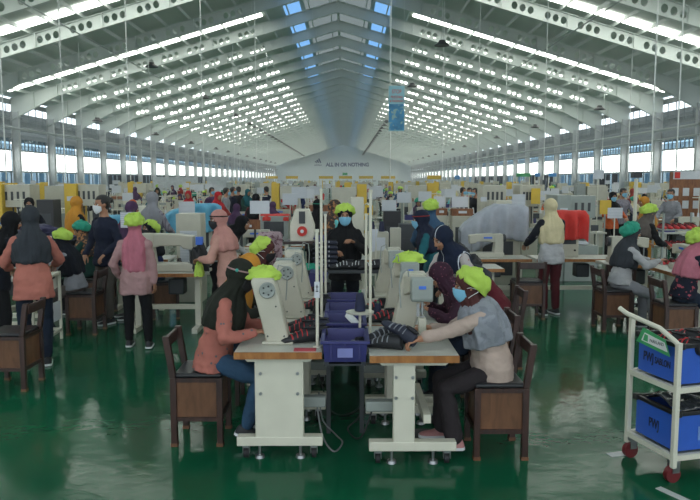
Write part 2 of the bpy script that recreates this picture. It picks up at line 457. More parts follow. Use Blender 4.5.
    # --- shoes
    for i in (0, 1):
        f = Matrix.Rotation(math.radians(-footpitch), 3, 'X'); a = an[i]; b0 = a + V((0, 0, -.085))
        def q_(x, y, z): return a + f @ V((x, y, z - .085))
        mb = MB(); so = MB(); rings = []; sr = []
        for t, w_, z_ in ((-.075, .026, .05), (-.06, .036, .085), (-.02, .04, .10), (.03, .038, .085), (.08, .043, .06), (.13, .044, .05), (.165, .034, .042), (.182, .014, .03)):
            rings.append([q_(w_ * math.cos(g), t, .018 + (z_ - .018) * max(0, math.sin(g))) for g in [PI * k / 10 for k in range(11)]] )
        mb.loft(rings)
        for t, w_ in ((-.08, .022), (-.06, .04), (0, .043), (.08, .047), (.13, .047), (.17, .036), (.188, .016)):
            sr.append([q_(-w_, t, .003), q_(w_, t, .003), q_(w_, t, .024), q_(-w_, t, .024)])
        so.loft(sr)
        sh_ = mb.build('shoe', wear.get('shoe', M_blacku), root); so.build('sole', wear.get('sole', M_whiteu), sh_)
    # --- headwear
    hj = wear.get('scarf')
    if hj:
        mb = MB(); k = wear.get('cape', 1.0); ph = rr.random() * 6; cw = wear.get('cw', .93)
        mb.ball(hc + Hm @ V((0, -.018, .018)), (.092, .108, .103), Hm, 22, 14)
        mb.ball(hc + Hm @ V((0, -.002, -.05)), (.078, .088, .078), Hm, 20, 12)
        nk = hc + Hm @ V((0, -.005, -.06)); q5 = at(.53)[0]
        def hring(c0, rx, ry):
            return [c0 + Hm @ V((rx * math.cos(a), ry * math.sin(a), 0)) for a in [2 * PI * i / 24 for i in range(24)]]
        mb.loft([hring(nk + Hm @ V((0, 0, .02)), .078, .086), hring(nk + Hm @ V((0, 0, -.03)), .079, .085), ring(.52, .098, .10, .0), ring(.49, .135, .118, .004, wob=.02, ph=ph), ring(.455, .188 * cw, .132, .006, wob=.03, ph=ph), ring(.41, .218 * cw, .148, .010, wob=.035, ph=ph), ring(.37, .222 * cw, .158, .012, wob=.045, ph=ph), ring(.37 - .08 * k, .212 * cw, .162, .014, wob=.07, ph=ph + .4), ring(.37 - .14 * k, .200 * cw, .160, .014, wob=.085, ph=ph + .7), ring(.37 - .155 * k, .175 * cw, .14, .014, wob=.085, ph=ph + .7)])
        mb.ball(hc + Hm @ V((0, -.075, .0)), (.062, .055, .07), Hm, 14, 10)
        hm = remesh(mb, 'headscarf', [hj], vc * .9, 3)
        bm = bmesh.new(); bm.from_mesh(hm); Hi = Hm.transposed()
        cs = []; bm.normal_update()
        for v in bm.verts:                                   # gathered folds round the neck and chest
            p = Hi @ (v.co - hc)
            w_ = max(0, min(1, (-p.z + .02) * 7))
            cs.append(v.co + v.normal * (w_ * (.016 * noise.noise(V((math.atan2(p.x, p.y) * 3.4, p.z * 5, ph))) + .007 * noise.noise(V((math.atan2(p.x, p.y) * 7, p.z * 12 + p.x * 9, ph))))))
            if p.z > -.02: cs[-1] = v.co + v.normal * .005 * noise.noise(V((p.x * 26, p.y * 12, p.z * 26 + ph)))
        for v, c_ in zip(bm.verts, cs): v.co = c_
        dead = []
        for f_ in bm.faces:
            p = Hi @ (f_.calc_center_median() - hc)
            if p.y > .03 and (p.x / .057) ** 2 + ((p.z + .022) / .078) ** 2 < 1: dead.append(f_)
        bmesh.ops.delete(bm, geom=dead, context='FACES')
        snap_rim(bm, lambda c_: Hi @ (c_ - hc), lambda p_: hc + Hm @ p_, .057, .078, -.022)
        bm.to_mesh(hm); bm.free(); hm.update()
        o = link('headscarf', hm, root)
        if lod < 2:
            so_ = o.modifiers.new('thick', 'SOLIDIFY'); so_.thickness = .006; so_.offset = -1
        if wear.get('band'):
            mb = MB(); pts = [hp(.0925 * math.cos(a) , -.018 + .1075 * math.sin(a), .035 + .02 * math.sin(a)) for a in [2 * PI * i / 28 for i in range(28)]]
            mb.tube(pts + pts[:1], .007, 6); o2 = mb.build('headband', wear['band'], root)
            if wear.get('jewel'):
                mb = MB(); mb.ball(hp(.096, -.04, .032), .013, None, 10, 8); mb.build('brooch', wear['jewel'], o2)
        if wear.get('shawl'):
            mb = MB()
            mb.loft([ring(.545, .088, .092, wob=.02), ring(.515, .125, .125, wob=.03, ph=1), ring(.47, .185, .15, .002, wob=.05, ph=1), ring(.42, .228, .168, .006, wob=.06, ph=1.3), ring(.36, .236, .176, .006, wob=.07, ph=1.6), ring(.28, .222, .180, .0, wob=.09, ph=2), ring(.20, .205, .182, .0, wob=.1, ph=2.2), ring(.19, .15, .14, .0)])
            sm_ = remesh(mb, 'shawl', [wear['shawl']], vc * .9, 2)
            folds(sm_, lambda p: .014 * noise.noise(V((p.x * 9, p.y * 9, p.z * 6))) + .006 * noise.noise(V((p.x * 25, p.y * 25, p.z * 20))))
            q_o = link('shawl', sm_, root); q_o['label'] = 'grey patterned shawl over the shoulders'
    elif wear.get('hair', True):
        mb = MB()
        mb.ball(hc + Hm @ V((0, -.022, .034)), (.084, .098, .088), Hm, 22, 14)
        mb.ball(hc + Hm @ V((0, -.05, -.02)), (.07, .06, .07), Hm, 14, 10)
        if wear.get('bun'): mb.ball(hc + Hm @ V((.0, -.135, .03)), (.04, .035, .04), Hm, 12, 8)
        hm = remesh(mb, 'hair', [M_hair], vc * .8, 3)
        bm = bmesh.new(); bm.from_mesh(hm); Hi = Hm.transposed(); dead = []
        for f_ in bm.faces:
            p = Hi @ (f_.calc_center_median() - hc)
            if p.y > .02 and p.z < .062 and abs(p.x) < .066: dead.append(f_)
        bmesh.ops.delete(bm, geom=dead, context='FACES'); bm.to_mesh(hm); bm.free(); hm.update()
        link('hair', hm, root)
    cap = wear.get('cap')
    if cap:
        mb = MB(); big = wear.get('capsize', 1.0); Cm = Hm @ Matrix.Rotation(math.radians(wear.get('captilt', 24)), 3, 'X'); ph = rr.random() * 9
        def fn(u, v):
            a = 2 * PI * u; b = PI / 2 * (1 - v * 1.0) - v * .25
            r = V((.108 * math.cos(b) * math.cos(a), .122 * math.cos(b) * math.sin(a), .104 * math.sin(b))) * big
            wv = noise.noise(V((math.cos(a) * 2.2, math.sin(a) * 2.2, b * 2.4 + ph))) * .026 + noise.noise(V((math.cos(a) * 6, math.sin(a) * 6, b * 4 + ph))) * .012
            gather = (1 - .06 * v ** 8) * (1 + .012 * math.sin(a * 16) * v ** 2)
            puff = 1 + .10 * math.exp(-((v - .6) / .22) ** 2)
            q = r * gather * V((puff, puff, 1)).x + r.normalized() * wv
            return hc + Cm @ (q + V((0, -.028, .036 - .018 * max(0, -math.sin(a)) )))
        mb.grid(fn, 40, 14)
        o = mb.build('work_cap', cap, root, smooth=80)
        so_ = o.modifiers.new('thick', 'SOLIDIFY'); so_.thickness = .005
        o['label'] = wear.get('caplabel', 'lime green elastic work cap' if cap is M_lime else 'teal green elastic work cap')
    mk = wear.get('mask')
    if mk:
        mb = MB()
        def fm(u, v):
            a = math.radians(lerp(-68, 68, u)); e = abs(2 * u - 1)
            z = lerp(lerp(-.112, -.070, e ** 2), lerp(.004, -.022, e ** 1.5), v)
            nose = .020 * math.exp(-(a / .42) ** 2) * (.35 + .8 * math.sin(v * PI * .75)) + .006 * math.sin(v * PI)
            r = lerp(.066, .076, v) + .003 * math.sin(v * PI)
            return hp(math.sin(a) * r, math.cos(a) * (lerp(.070, .082, v) + nose) + .012, z)
        mb.grid(fm, 20, 10)
        o = mb.build('face_mask', mk, root, smooth=60)
        so_ = o.modifiers.new('thick', 'SOLIDIFY'); so_.thickness = .003
        o['label'] = {M_maskb: 'pale blue face mask', M_maskw: 'white face mask'}.get(mk, 'black face mask')
        if wear.get('straps'):
            mb = MB()
            for z in (-.01, -.085):
                for q in (-1, 1):
                    pts = [hp(q * .074, .03, z), hp(q * .092, .0, z * .8 + .0), hp(q * .095, -.045, -.03 + z * .3), hp(q * .07, -.10, -.02)]
                    mb.tube(pts, .0028, 6)
            mb.build('strap', M_whiteu, o)
    root.scale = (s, s, s)
    return root
# ------------------------------------------------------------------ the hall
XL, XR, XRIDGE = -24.0, 23.0, -.5
Y0, Y1, BAY = -10.0, 242.0, 6.0
EAVE, RIDGE = 7.9, 14.75
def roof_z(x):
    return lerp(EAVE, RIDGE, (x - XL) / (XRIDGE - XL)) if x < XRIDGE else lerp(EAVE, RIDGE, (XR - x) / (XR - XRIDGE))
FRAMES = [20.5 + BAY * k for k in range(37)]
# floor: green epoxy
def floor_mat():
    m = bpy.data.materials.new('green_epoxy'); m.use_nodes = True; N = m.node_tree.nodes; L = m.node_tree.links
    b = N['Principled BSDF']; tc = N.new('ShaderNodeTexCoord')
    n1 = N.new('ShaderNodeTexNoise'); n1.inputs['Scale'].default_value = .5; n1.inputs['Detail'].default_value = 5
    rp = N.new('ShaderNodeValToRGB'); rp.color_ramp.elements[0].color = lin('#0b4a30'); rp.color_ramp.elements[1].color = lin('#125a3c')
    rp.color_ramp.elements[0].position = .3; rp.color_ramp.elements[1].position = .7
    L.new(tc.outputs['Object'], n1.inputs['Vector']); L.new(n1.outputs['Fac'], rp.inputs['Fac']); L.new(rp.outputs['Color'], b.inputs['Base Color'])
    n2 = N.new('ShaderNodeTexNoise'); n2.inputs['Scale'].default_value = 1.6; n2.inputs['Detail'].default_value = 6
    L.new(tc.outputs['Object'], n2.inputs['Vector'])
    r2 = N.new('ShaderNodeMapRange'); r2.inputs['To Min'].default_value = .09; r2.inputs['To Max'].default_value = .17; b.inputs['Specular IOR Level'].default_value = .15
    L.new(n2.outputs['Fac'], r2.inputs['Value']); L.new(r2.outputs[0], b.inputs['Roughness'])
    n3 = N.new('ShaderNodeTexNoise'); n3.inputs['Scale'].default_value = 5; n3.inputs['Detail'].default_value = 4
    L.new(tc.outputs['Object'], n3.inputs['Vector'])
    bp = N.new('ShaderNodeBump'); bp.inputs['Strength'].default_value = .06; bp.inputs['Distance'].default_value = .05
    L.new(n3.outputs['Fac'], bp.inputs['Height']); L.new(bp.outputs['Normal'], b.inputs['Normal'])
    return m
struct(MB().box((XL + XR) / 2, (Y0 + Y1) / 2, -.1, XR - XL + 2, Y1 - Y0 + 2, .2).build('floor', floor_mat()))
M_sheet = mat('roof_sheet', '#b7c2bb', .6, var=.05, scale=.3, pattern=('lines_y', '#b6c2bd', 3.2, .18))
M_steelw = mat('rafter_paint', '#c0c8c4', .55, var=.05, scale=.6)
M_purlin = mat('purlin_steel', '#c9d1cd', .5, var=.05)
M_sky1 = emit('roof_light_sheet', '#fbfdf4', 7)
M_ridgeb = emit('ridge_blue_sheet', '#74a9e0', 1.25)
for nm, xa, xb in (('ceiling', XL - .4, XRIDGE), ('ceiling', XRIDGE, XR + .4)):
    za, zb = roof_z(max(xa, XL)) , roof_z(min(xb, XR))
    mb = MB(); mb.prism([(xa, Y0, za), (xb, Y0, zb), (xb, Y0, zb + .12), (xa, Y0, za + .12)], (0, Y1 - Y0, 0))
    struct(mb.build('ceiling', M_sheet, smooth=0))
# purlins
for side in (0, 1):
    xs = [XL + 1.2 + 1.45 * k for k in range(16)] if side == 0 else [XR - 1.2 - 1.45 * k for k in range(15)]
    pm = MB().box(0, (Y0 + Y1) / 2, -.1, .07, Y1 - Y0, .2).mesh('roof_purlin', M_purlin, 0)
    for x in xs:
        o = struct(link('roof_purlin', pm)); o.location = (x, 0, roof_z(x) - .0)
# translucent roof sheets, one strip per bay and slope
def strip_mesh(x0, x1, w):
    mb = MB(); mb.prism([(x0, -w / 2, roof_z(x0) - .05), (x1, -w / 2, roof_z(x1) - .05), (x1, -w / 2, roof_z(x1) - .02), (x0, -w / 2, roof_z(x0) - .02)], (0, w, 0))
    return mb.mesh('glowing_roof_sheet', M_sky1, 0)
sl, sr = strip_mesh(XL + .6, XRIDGE - 5.2, .85), strip_mesh(XRIDGE + 5.2, XR - .6, .85)
for y in [-4.5, 5.5, 14.5] + [q for q in FRAMES[:-1] if q != 38.5]:
    for me in (sl, sr):
        o = struct(link('glowing_roof_sheet', me)); o.location = (0, y + {32.5: 4.8, 44.5: 4.3}.get(y, 3.6), 0)
for sx in (-1, 1):
    xa, xb = XRIDGE + sx * 2.6, XRIDGE + sx * 3.7
    mb = MB(); mb.prism([(xa, Y0, roof_z(xa) - .06), (xb, Y0, roof_z(xb) - .06), (xb, Y0, roof_z(xb) - .03), (xa, Y0, roof_z(xa) - .03)], (0, Y1 - Y0, 0))
    struct(mb.build('glowing_roof_sheet', M_ridgeb, smooth=0))
M_ridgeglow = emit('ridge_glow_sheet', '#a9b9bb', .5)  # glowing sheet added under the ridge to brighten the dark apex, no real opening
for sx in (-1, 1):
    xa, xb = XRIDGE + sx * .1, XRIDGE + sx * 2.3
    mb = MB(); mb.prism([(xa, Y0, roof_z(xa) - .06), (xb, Y0, roof_z(xb) - .06), (xb, Y0, roof_z(xb) - .03), (xa, Y0, roof_z(xa) - .03)], (0, Y1 - Y0, 0))
    struct(mb.build('glowing_roof_sheet', M_ridgeglow, smooth=0))
# portal frames: castellated rafters with hexagonal holes in threes, haunched at the columns
def rafter_mesh():
    mb = MB(); DEP = .78
    for xe, sg in ((XL, 1), (XR, -1)):
        Lx = abs(XRIDGE - xe)
        def top(t): x = xe + sg * t; return V((x, 0, roof_z(x) - .2))
        def dep(t): return DEP + max(0, 1 - t / 3.4) * .75
        def pt(t, k): p = top(t); p.z -= dep(t) * k; return p
        t = 0.0; quads = []
        while t < Lx - 1e-6:
            if t < 3.6 or t > Lx - 5.6:
                t2 = min(t + .6, Lx); quads.append((t, t2, False))
            else:
                for _ in range(3):
                    quads.append((t, t + .44, True)); t += .44
                t2 = t + .5; quads.append((t, t2, False))
            t = t2
        for a, b, hole in quads:
            if b > Lx: b = Lx
            if not hole:
                mb.add([pt(a, 0), pt(b, 0), pt(b, 1), pt(a, 1)], [(0, 1, 2, 3)])
            else:
                out = [pt(a, 0), pt((a + b) / 2, 0), pt(b, 0), pt(b, .5), pt(b, 1), pt((a + b) / 2, 1), pt(a, 1), pt(a, .5)]
                c = pt((a + b) / 2, .5); inn = []
                for q in (135, 90, 45, 0, -45, -90, -135, 180):
                    g = math.radians(q); inn.append(c + V((math.cos(g) * .17 * sg, 0, math.sin(g) * .21)))
                mb.add(out + inn, [(i, (i + 1) % 8, 8 + (i + 1) % 8, 8 + i) for i in range(8)])
        # flanges
        for k, off in ((0, 0), (1, -.02)):
            ts = [0, 1.2, 2.4, 3.4, Lx]
            for i in range(4):
                mb.bar(pt(ts[i], k), pt(ts[i + 1], k), .26, .035)
        for t in [1.7, 3.4] + [3.6 + 3.64 * i for i in range(1, 5)] + [Lx - 3.7, Lx - 1.8]:   # splice plates
            p, q = pt(t, 0), pt(t, 1); mb.box((p.x + q.x) / 2, 0, (p.z + q.z) / 2, .05, .25, abs(p.z - q.z))
    p = V((XRIDGE, 0, roof_z(XRIDGE) - .2)); mb.box(p.x, 0, p.z - .4, .07, .3, .95)
    return mb.mesh('roof_beam', M_steelw, 0)
rm = rafter_mesh()
M_col = mat('column_paint', '#aeb3b4', .5, var=.06)
cm = {}
for xe in (XL, XR):
    mb = MB(); sg = 1 if xe < 0 else -1
    mb.box(0, 0, 3.3, .52, .03, 6.9).box(-.25, 0, 3.35, .03, .3, 6.9).box(.25, 0, 3.35, .03, .3, 6.9)
    for z in (.02, 1.6, 3.2, 4.9): mb.box(0, 0, z, .5, .26, .03)
    cm[xe] = mb.mesh('column', M_col, 0)
for y in FRAMES:
    o = struct(link('roof_beam', rm)); o.location = (0, y, 0)
    for xe in (XL, XR):
        o = struct(link('column', cm[xe])); o.location = (xe + (.28 if xe < 0 else -.28), y, 0)
# side walls: plinth, lower window, translucent band, blue glazing, open steel lattice under the eave
M_plinth = mat('wall_plinth', '#8a8f90', .7); M_frame = mat('window_frame_paint', '#7f8789', .5)
M_trans = emit('translucent_wall_sheet', '#f4fbf6', 3.6)
M_bglass = glass('blue_tinted_glass', '#cfe0ea', .08); M_cglass = glass('clear_glass', '#e2ecf2', .08)
M_curt = mat('navy_curtain', '#1f2a38', .8, bump=.4)
M_curtb = mat('blue_curtain', '#6f9cc4', .8, bump=.4)
WY0, WY1 = 14.5, Y1
for sd, xe, sg in (('left', XL, -1), ('right', XR, 1)):
    x = xe + sg * .1
    struct(MB().box(x, (Y0 + Y1) / 2, .35, .15, Y1 - Y0, .7).build('wall_' + sd, M_plinth, smooth=0))
    for z, h_ in ((2.5, .12), (4.05, .10), (4.95, .10), (5.9, .16), (7.5, .35)):
        struct(MB().box(x, (Y0 + Y1) / 2, z, .12, Y1 - Y0, h_).build('trim_%d' % (int(z * 10) + (0 if xe < 0 else 1)), M_frame, smooth=0))
    band, blue, low, lat = MB(), MB(), MB(), MB()
    band.box(0, 0, 3.28, .03, BAY - .3, 1.42)
    for k in range(9): band.box(-sg * .03, -BAY / 2 + .35 + k * .66, 3.28, .03, .03, 1.42, mi=1)
    bm_ = band.mesh('window_band', [M_trans, M_frame], 0)
    gl = MB(); gl.box(0, 0, 4.5, .012, BAY - .3, .8); glm = gl.mesh('pane', M_bglass, 0)
    gf = MB()
    for k in range(10): gf.box(-sg * .02, -BAY / 2 + .3 + k * .6, 4.5, .06, .05, .8)
    gfm = gf.mesh('window_frame', M_frame, 0)
    lo_ = MB(); lo_.box(0, 0, 1.58, .012, BAY - .3, 1.72); lom = lo_.mesh('pane', M_cglass, 0)
    lf = MB()
    for k in range(7): lf.box(-sg * .02, -BAY / 2 + .2 + k * .93, 1.58, .07, .09, 1.75)
    lf.box(-sg * .02, 0, .74, .08, BAY - .3, .06)
    lfm = lf.mesh('window_frame', M_frame, 0)
    la = MB()
    for z in (6.3, 6.75): la.box(0, 0, z, .05, BAY, .06)
    for k in range(5): la.box(0, -BAY / 2 + .6 + k * 1.2, 6.6, .05, .05, 1.5)
    lam = la.mesh('window_lattice', M_frame, 0)
    cu = []
    for w in (.85, 1.2):
        c = MB()
        def cf(u, v, w=w): return V((math.sin(u * 26) * .04, (u - .5) * w, lerp(.75, 2.42, v)))
        c.grid(cf, 40, 4); me = c.mesh('curtain', M_curt, 60); cu.append(me)
        me2 = me.copy(); me2.materials.clear(); me2.materials.append(M_curtb); cu.append(me2)
    n = 0
    for y in FRAMES[:-1]:
        yc = y + BAY / 2; n += 1
        for base, pane, z in (('window_%d' % (n * 10 + (1 if xe < 0 else 2)), glm, 0),):
            f = struct(link(base, gfm)); f.location = (x, yc, 0); p = link('pane', glm, f)
        f = struct(link('window_%d' % (n * 10 + (3 if xe < 0 else 4)), lfm)); f.location = (x, yc, 0); link('pane', lom, f)
        o = struct(link('window_%d' % (n * 10 + (5 if xe < 0 else 6)), bm_)); o.location = (x, yc, 0)
        o = struct(link('window_%d' % (n * 10 + (7 if xe < 0 else 8)), lam)); o.location = (x, yc, 0)
        if y < 130:
            rc = random.Random(n * 7 + (1 if xe < 0 else 2))
            dark = (xe < 0 and y > 66) or (xe > 0 and rc.random() < .4)
            for q, yy in enumerate((-2.15, -.75, .65, 2.05) if dark else (-2.4, -1.2, 1.3)):
                o = link('curtain', cu[(0 if dark else 1) + (2 if dark and q % 2 else 0)]); o.location = (x - sg * .22, yc + yy + rc.uniform(-.04, .04), 0)
                tag(o, ('dark navy' if dark else 'blue') + ' curtain drawn at the ' + ('left' if xe < 0 else 'right') + ' windows behind the machines', 'curtain', ('dark' if dark else 'blue') + ' curtains, ' + ('left' if xe < 0 else 'right') + ' wall')
# end wall with its slogan
M_end = mat('end_wall_paint', '#dbe4e6', .7, var=.03, scale=.2)
struct(MB().prism([(XL, Y1, 0), (XR, Y1, 0), (XR, Y1, EAVE), (XRIDGE, Y1, RIDGE), (XL, Y1, EAVE)], (0, .2, 0)).build('wall_end', M_end, smooth=0))
M_letter = mat('slogan_blue', '#17386f', .5)
sg_ = thing('wall_slogan', 'dark blue ALL IN OR NOTHING lettering high on the end wall', 'lettering', (X(347.5, Y1 - .02), Y1 - .04, 1.9 + 15 / FPX * Y1))
text('lettering', 'ALL IN OR NOTHING', 1.75, sg_, (0, 0, 0), (PI / 2, 0, 0), M_letter, .02, width=15.0, bold=.075)
em = thing('wall_emblem', 'dark blue emblem of three slanted bars over a small word, on the end wall', 'emblem', (X(319, Y1), Y1 - .04, 1.9 + 18 / FPX * Y1))
for k, h_ in enumerate((.7, 1.15, 1.6)):
    x_ = -1.1 + k * .75
    MB().prism([(x_, 0, -.4 if k else -.3), (x_ + .5, 0, -.4), (x_ + .5 - h_ * .45, 0, -.4 + h_), (x_ - h_ * .45, 0, -.4 + h_ - .25)], (0, .03, 0)).build('bar', M_letter, em, smooth=0)
text('lettering', 'adidas', 1.0, em, (-.3, 0, -1.1), (PI / 2, 0, 0), M_letter, .02, width=2.6)
# outside: paved yard and the neighbouring sheds seen through the glass
M_out = mat('yard_concrete', '#cfd2d0', .8, scale=.3)
struct(MB().box(0, 115, -.25, 220, 360, .1).build('ground', M_out, smooth=0))
M_can = mat('canopy_steel', '#7d8688', .6)
for x0, sg in ((XL, -1), (XR, 1)):                       # sloping canopies with open slits along the outside of both walls
    mb = MB(); mb.prism([(-.46, 0, .05), (.46, 0, -.05), (.46, 0, .0), (-.46, 0, .10)] if sg > 0 else [(.46, 0, .05), (-.46, 0, -.05), (-.46, 0, .0), (.46, 0, .10)], (0, 260, 0))
    cm_ = mb.mesh('exterior_canopy', M_can, 0); bm2 = MB().box(0, 130, 0, .12, 260, .3).mesh('exterior_canopy', M_can, 0)
    for k in range(8):
        o = struct(link('exterior_canopy', cm_)); o.location = (x0 + sg * (.9 + k * 1.05), 0, 6.75 - k * .115)
        if k % 2: o = struct(link('exterior_canopy', bm2)); o.location = (x0 + sg * (.9 + k * 1.05), 0, 6.52 - k * .115)
M_shed = mat('outside_shed', '#c9d2d6', .7, scale=.3, pattern=('lines_y', '#a3b4c0', .16, .25))
for x0 in (-46, 44):
    o = struct(MB().box(x0, 115, 3.2, 8, 300, 6.4).build('exterior_building', M_shed, smooth=0))
# pipes and conduits
M_pipe = mat('conduit', '#8d9696', .45)
def conduit(x, z, r, y0, y1, lab):
    tag(MB().cyl((x, y0, z), (x, y1, z), r, n=10).build('conduit_pipe', M_pipe), lab, 'pipe')
conduit(-14.0, roof_z(-14.0) - 1.25, .035, 12, 240, 'long grey conduit slung under the rafters of the left roof slope')
conduit(12.2, roof_z(12.2) - 1.25, .035, 12, 240, 'long grey conduit slung under the rafters of the right roof slope')
conduit(22.1, 5.35, .11, 14.5, 240, 'upper thick grey pipe along the right columns')
conduit(22.1, 4.7, .07, 14.5, 240, 'lower thin grey pipe along the right columns')
conduit(-23.1, 5.5, .08, 14.5, 240, 'thin grey pipe along the left columns')
# high bay lamps on suspension rods
M_lampk = mat('lamp_housing', '#24282a', .5)
def lamp_proto():
    t = thing('high_bay_lamp', '', 'lamp')
    MB().lathe([(.02, .16), (.12, .15), (.14, .05), (.30, -.10), (.31, -.14), (.28, -.13), (.02, -.02)], 18).build('lamp_shade', M_lampk, t)
    return t
lp = lamp_proto(); first = True; lp.scale = (1.45, 1.45, 1.1)
for ix, (x, zz, ys, nm) in enumerate(((-13.0, 9.6, [29.5, 47.5, 65.5, 83.5] + [95.5 + 6 * k for k in range(22)], 'inner left row'), (5.7, 9.9, [23.5, 41.5, 59.5, 77.5] + [95.5 + 6 * k for k in range(22)], 'inner right row'),
                                      (-21.0, 7.0, [41.5, 59.5, 77.5, 95.5] + [113.5 + 12 * k for k in range(9)], 'row by the left columns'), (19.5, 7.4, [53.5, 71.5, 89.5] + [113.5 + 12 * k for k in range(9)], 'row by the right columns'))):
    for y in ys:
        g = 'dark lamps hung in the ' + nm
        lab = 'dark unlit high bay lamp on a rod in the ' + nm
        if first: o = lp; o.location = (x, y, zz); o['label'] = lab; o['group'] = g; first = False
        else: o = place(lp, (x, y, zz), 0, lab, g)
        MB().cyl((0, 0, .16), (0, 0, (roof_z(x) - .05 - zz) / 1.1), .014, n=6).build('hanging_rod', M_purlin, o)
# thin drop wires from the roof to the lines below
M_wire = mat('drop_wire', '#d5d9d6', .5)
WPOS = [(7, 26), (66, 30), (84, 42), (131, 33), (152, 46), (204, 38), (235, 52), (257, 40), (268, 60), (240, 70), (390, 34), (442, 42.5), (477, 40), (504, 50), (543, 36), (575, 44), (601, 54), (627, 40), (675, 24), (650, 22)]
for k, (u, y) in enumerate(WPOS):
    x = X(u, y); zt = roof_z(x) - .3
    o = MB().cyl((0, 0, 0), (0, 0, zt - 1.9), .026, n=6).build('hanging_wire', M_wire, loc=(x, y, 1.9))
    tag(o, 'thin pale wire hanging from the roof down to the machine rows', 'wire', 'drop wires over the lines')
# hanging banner
by = 30.0; bx = X(396, by); bz = 1.9 + 70 / FPX * by
bt = thing('hanging_banner', 'tall pale blue banner with red STOP lettering hanging from the roof', 'banner', (bx, by, bz))
bw, bh = 15.5 / FPX * by * 1.0, 44 / FPX * by
MB().box(0, 0, 0, bw, .012, bh).build('banner_sheet', mat('banner_blue', '#8fc0cc', .7, var=.04), bt, smooth=0)
M_bd = mat('banner_picture', '#3f86b0', .7, var=.35, scale=3, pattern=('blotch', '#8fb0ae', 4.5, .56))
MB().box(0, -.008, -bh * .19, bw * .96, .006, bh * .58).build('printed_picture', M_bd, bt, smooth=0)
M_bred = mat('banner_red', '#c9402e', .6)
text('lettering', 'STOP', .24, bt, (0, -.012, bh * .37), (PI / 2, 0, 0), M_bred, .003, width=bw * .6)
text('lettering', 'PELECEHAN', .15, bt, (0, -.012, bh * .25), (PI / 2, 0, 0), M_bred, .003, width=bw * .72)
text('lettering', '& KEKERASAN', .14, bt, (0, -.012, bh * .165), (PI / 2, 0, 0), M_bred, .003, width=bw * .86)
for sx in (-1, 1):
    MB().cyl((sx * bw * .45, 0, bh / 2), (sx * bw * .45, 0, roof_z(bx) - bz - .1), .006, n=5).build('cord', M_wire, bt)
# ------------------------------------------------------------------ furniture and machines (each built once, then copied)
def chair(label, loc, rz, group=None):
    """boxed wooden stool chair; local: sitter faces +Y"""
    t = thing('wooden_chair', label, 'chair', loc, rz, group)
    w, d, hs, hb = .40, .37, .50, .80
    for sx in (-1, 1):
        MB().box(sx * (w / 2 - .02), d / 2 - .02, hs / 2, .042, .042, hs).build('leg', M_woodd, t, bevel=.004)
        l = MB().prism([(sx * (w / 2 - .02) - .021, -d / 2, 0), (sx * (w / 2 - .02) + .021, -d / 2, 0), (sx * (w / 2 - .02) + .021, -d / 2 + .045, 0), (sx * (w / 2 - .02) - .021, -d / 2 + .045, 0)], (0, 0, hs))
        l.prism([(sx * (w / 2 - .02) - .021, -d / 2, hs), (sx * (w / 2 - .02) + .021, -d / 2, hs), (sx * (w / 2 - .02) + .021, -d / 2 + .045, hs), (sx * (w / 2 - .02) - .021, -d / 2 + .045, hs)], (0, -.045, hb - hs))
        l.build('leg', M_woodd, t, bevel=.004)
    for sx in (-1, 1):
        for sy in (-1, 1):
            MB().box(sx * (w / 2 - .02), sy * (d / 2 - .022), .012, .046, .048, .024).build('foot_cap', M_woodp, t)
    b = MB(); b.box(0, d / 2 - .03, .35, w - .06, .015, .27).box(0, -d / 2 + .03, .35, w - .06, .015, .27).box(-w / 2 + .025, 0, .35, .015, d - .06, .27).box(w / 2 - .025, 0, .35, .015, d - .06, .27).box(0, 0, .222, w - .05, d - .05, .012)
    b.build('seat_box', M_woodp, t)
    for z in (.20, .485):
        r = MB()
        for sy in (-1, 1): r.box(0, sy * (d / 2 - .022), z, w - .06, .034, .03)
        for sx in (-1, 1): r.box(sx * (w / 2 - .021), 0, z, .034, d - .03, .03)
        r.build('seat_frame', M_woodd, t)
    MB().box(0, .01, .515, w - .02, d - .03, .035).build('seat_cushion', M_cush, t, bevel=.014)
    MB().box(0, -d / 2 - .033, .745, w - .06, .024, .085).build('back_rail', M_woodd, t, bevel=.006)
    return t
def stool(label, loc, rz):
    t = thing('wooden_stool', label, 'stool', loc, rz)
    for sx in (-1, 1):
        for sy in (-1, 1): MB().box(sx * .15, sy * .14, .245, .04, .04, .49).build('leg', M_woodd, t, bevel=.004)
    MB().box(0, 0, .35, .30, .28, .25).build('seat_box', M_woodp, t)
    MB().box(0, 0, .505, .36, .34, .03).build('seat_cushion', M_cush, t, bevel=.012)
    return t
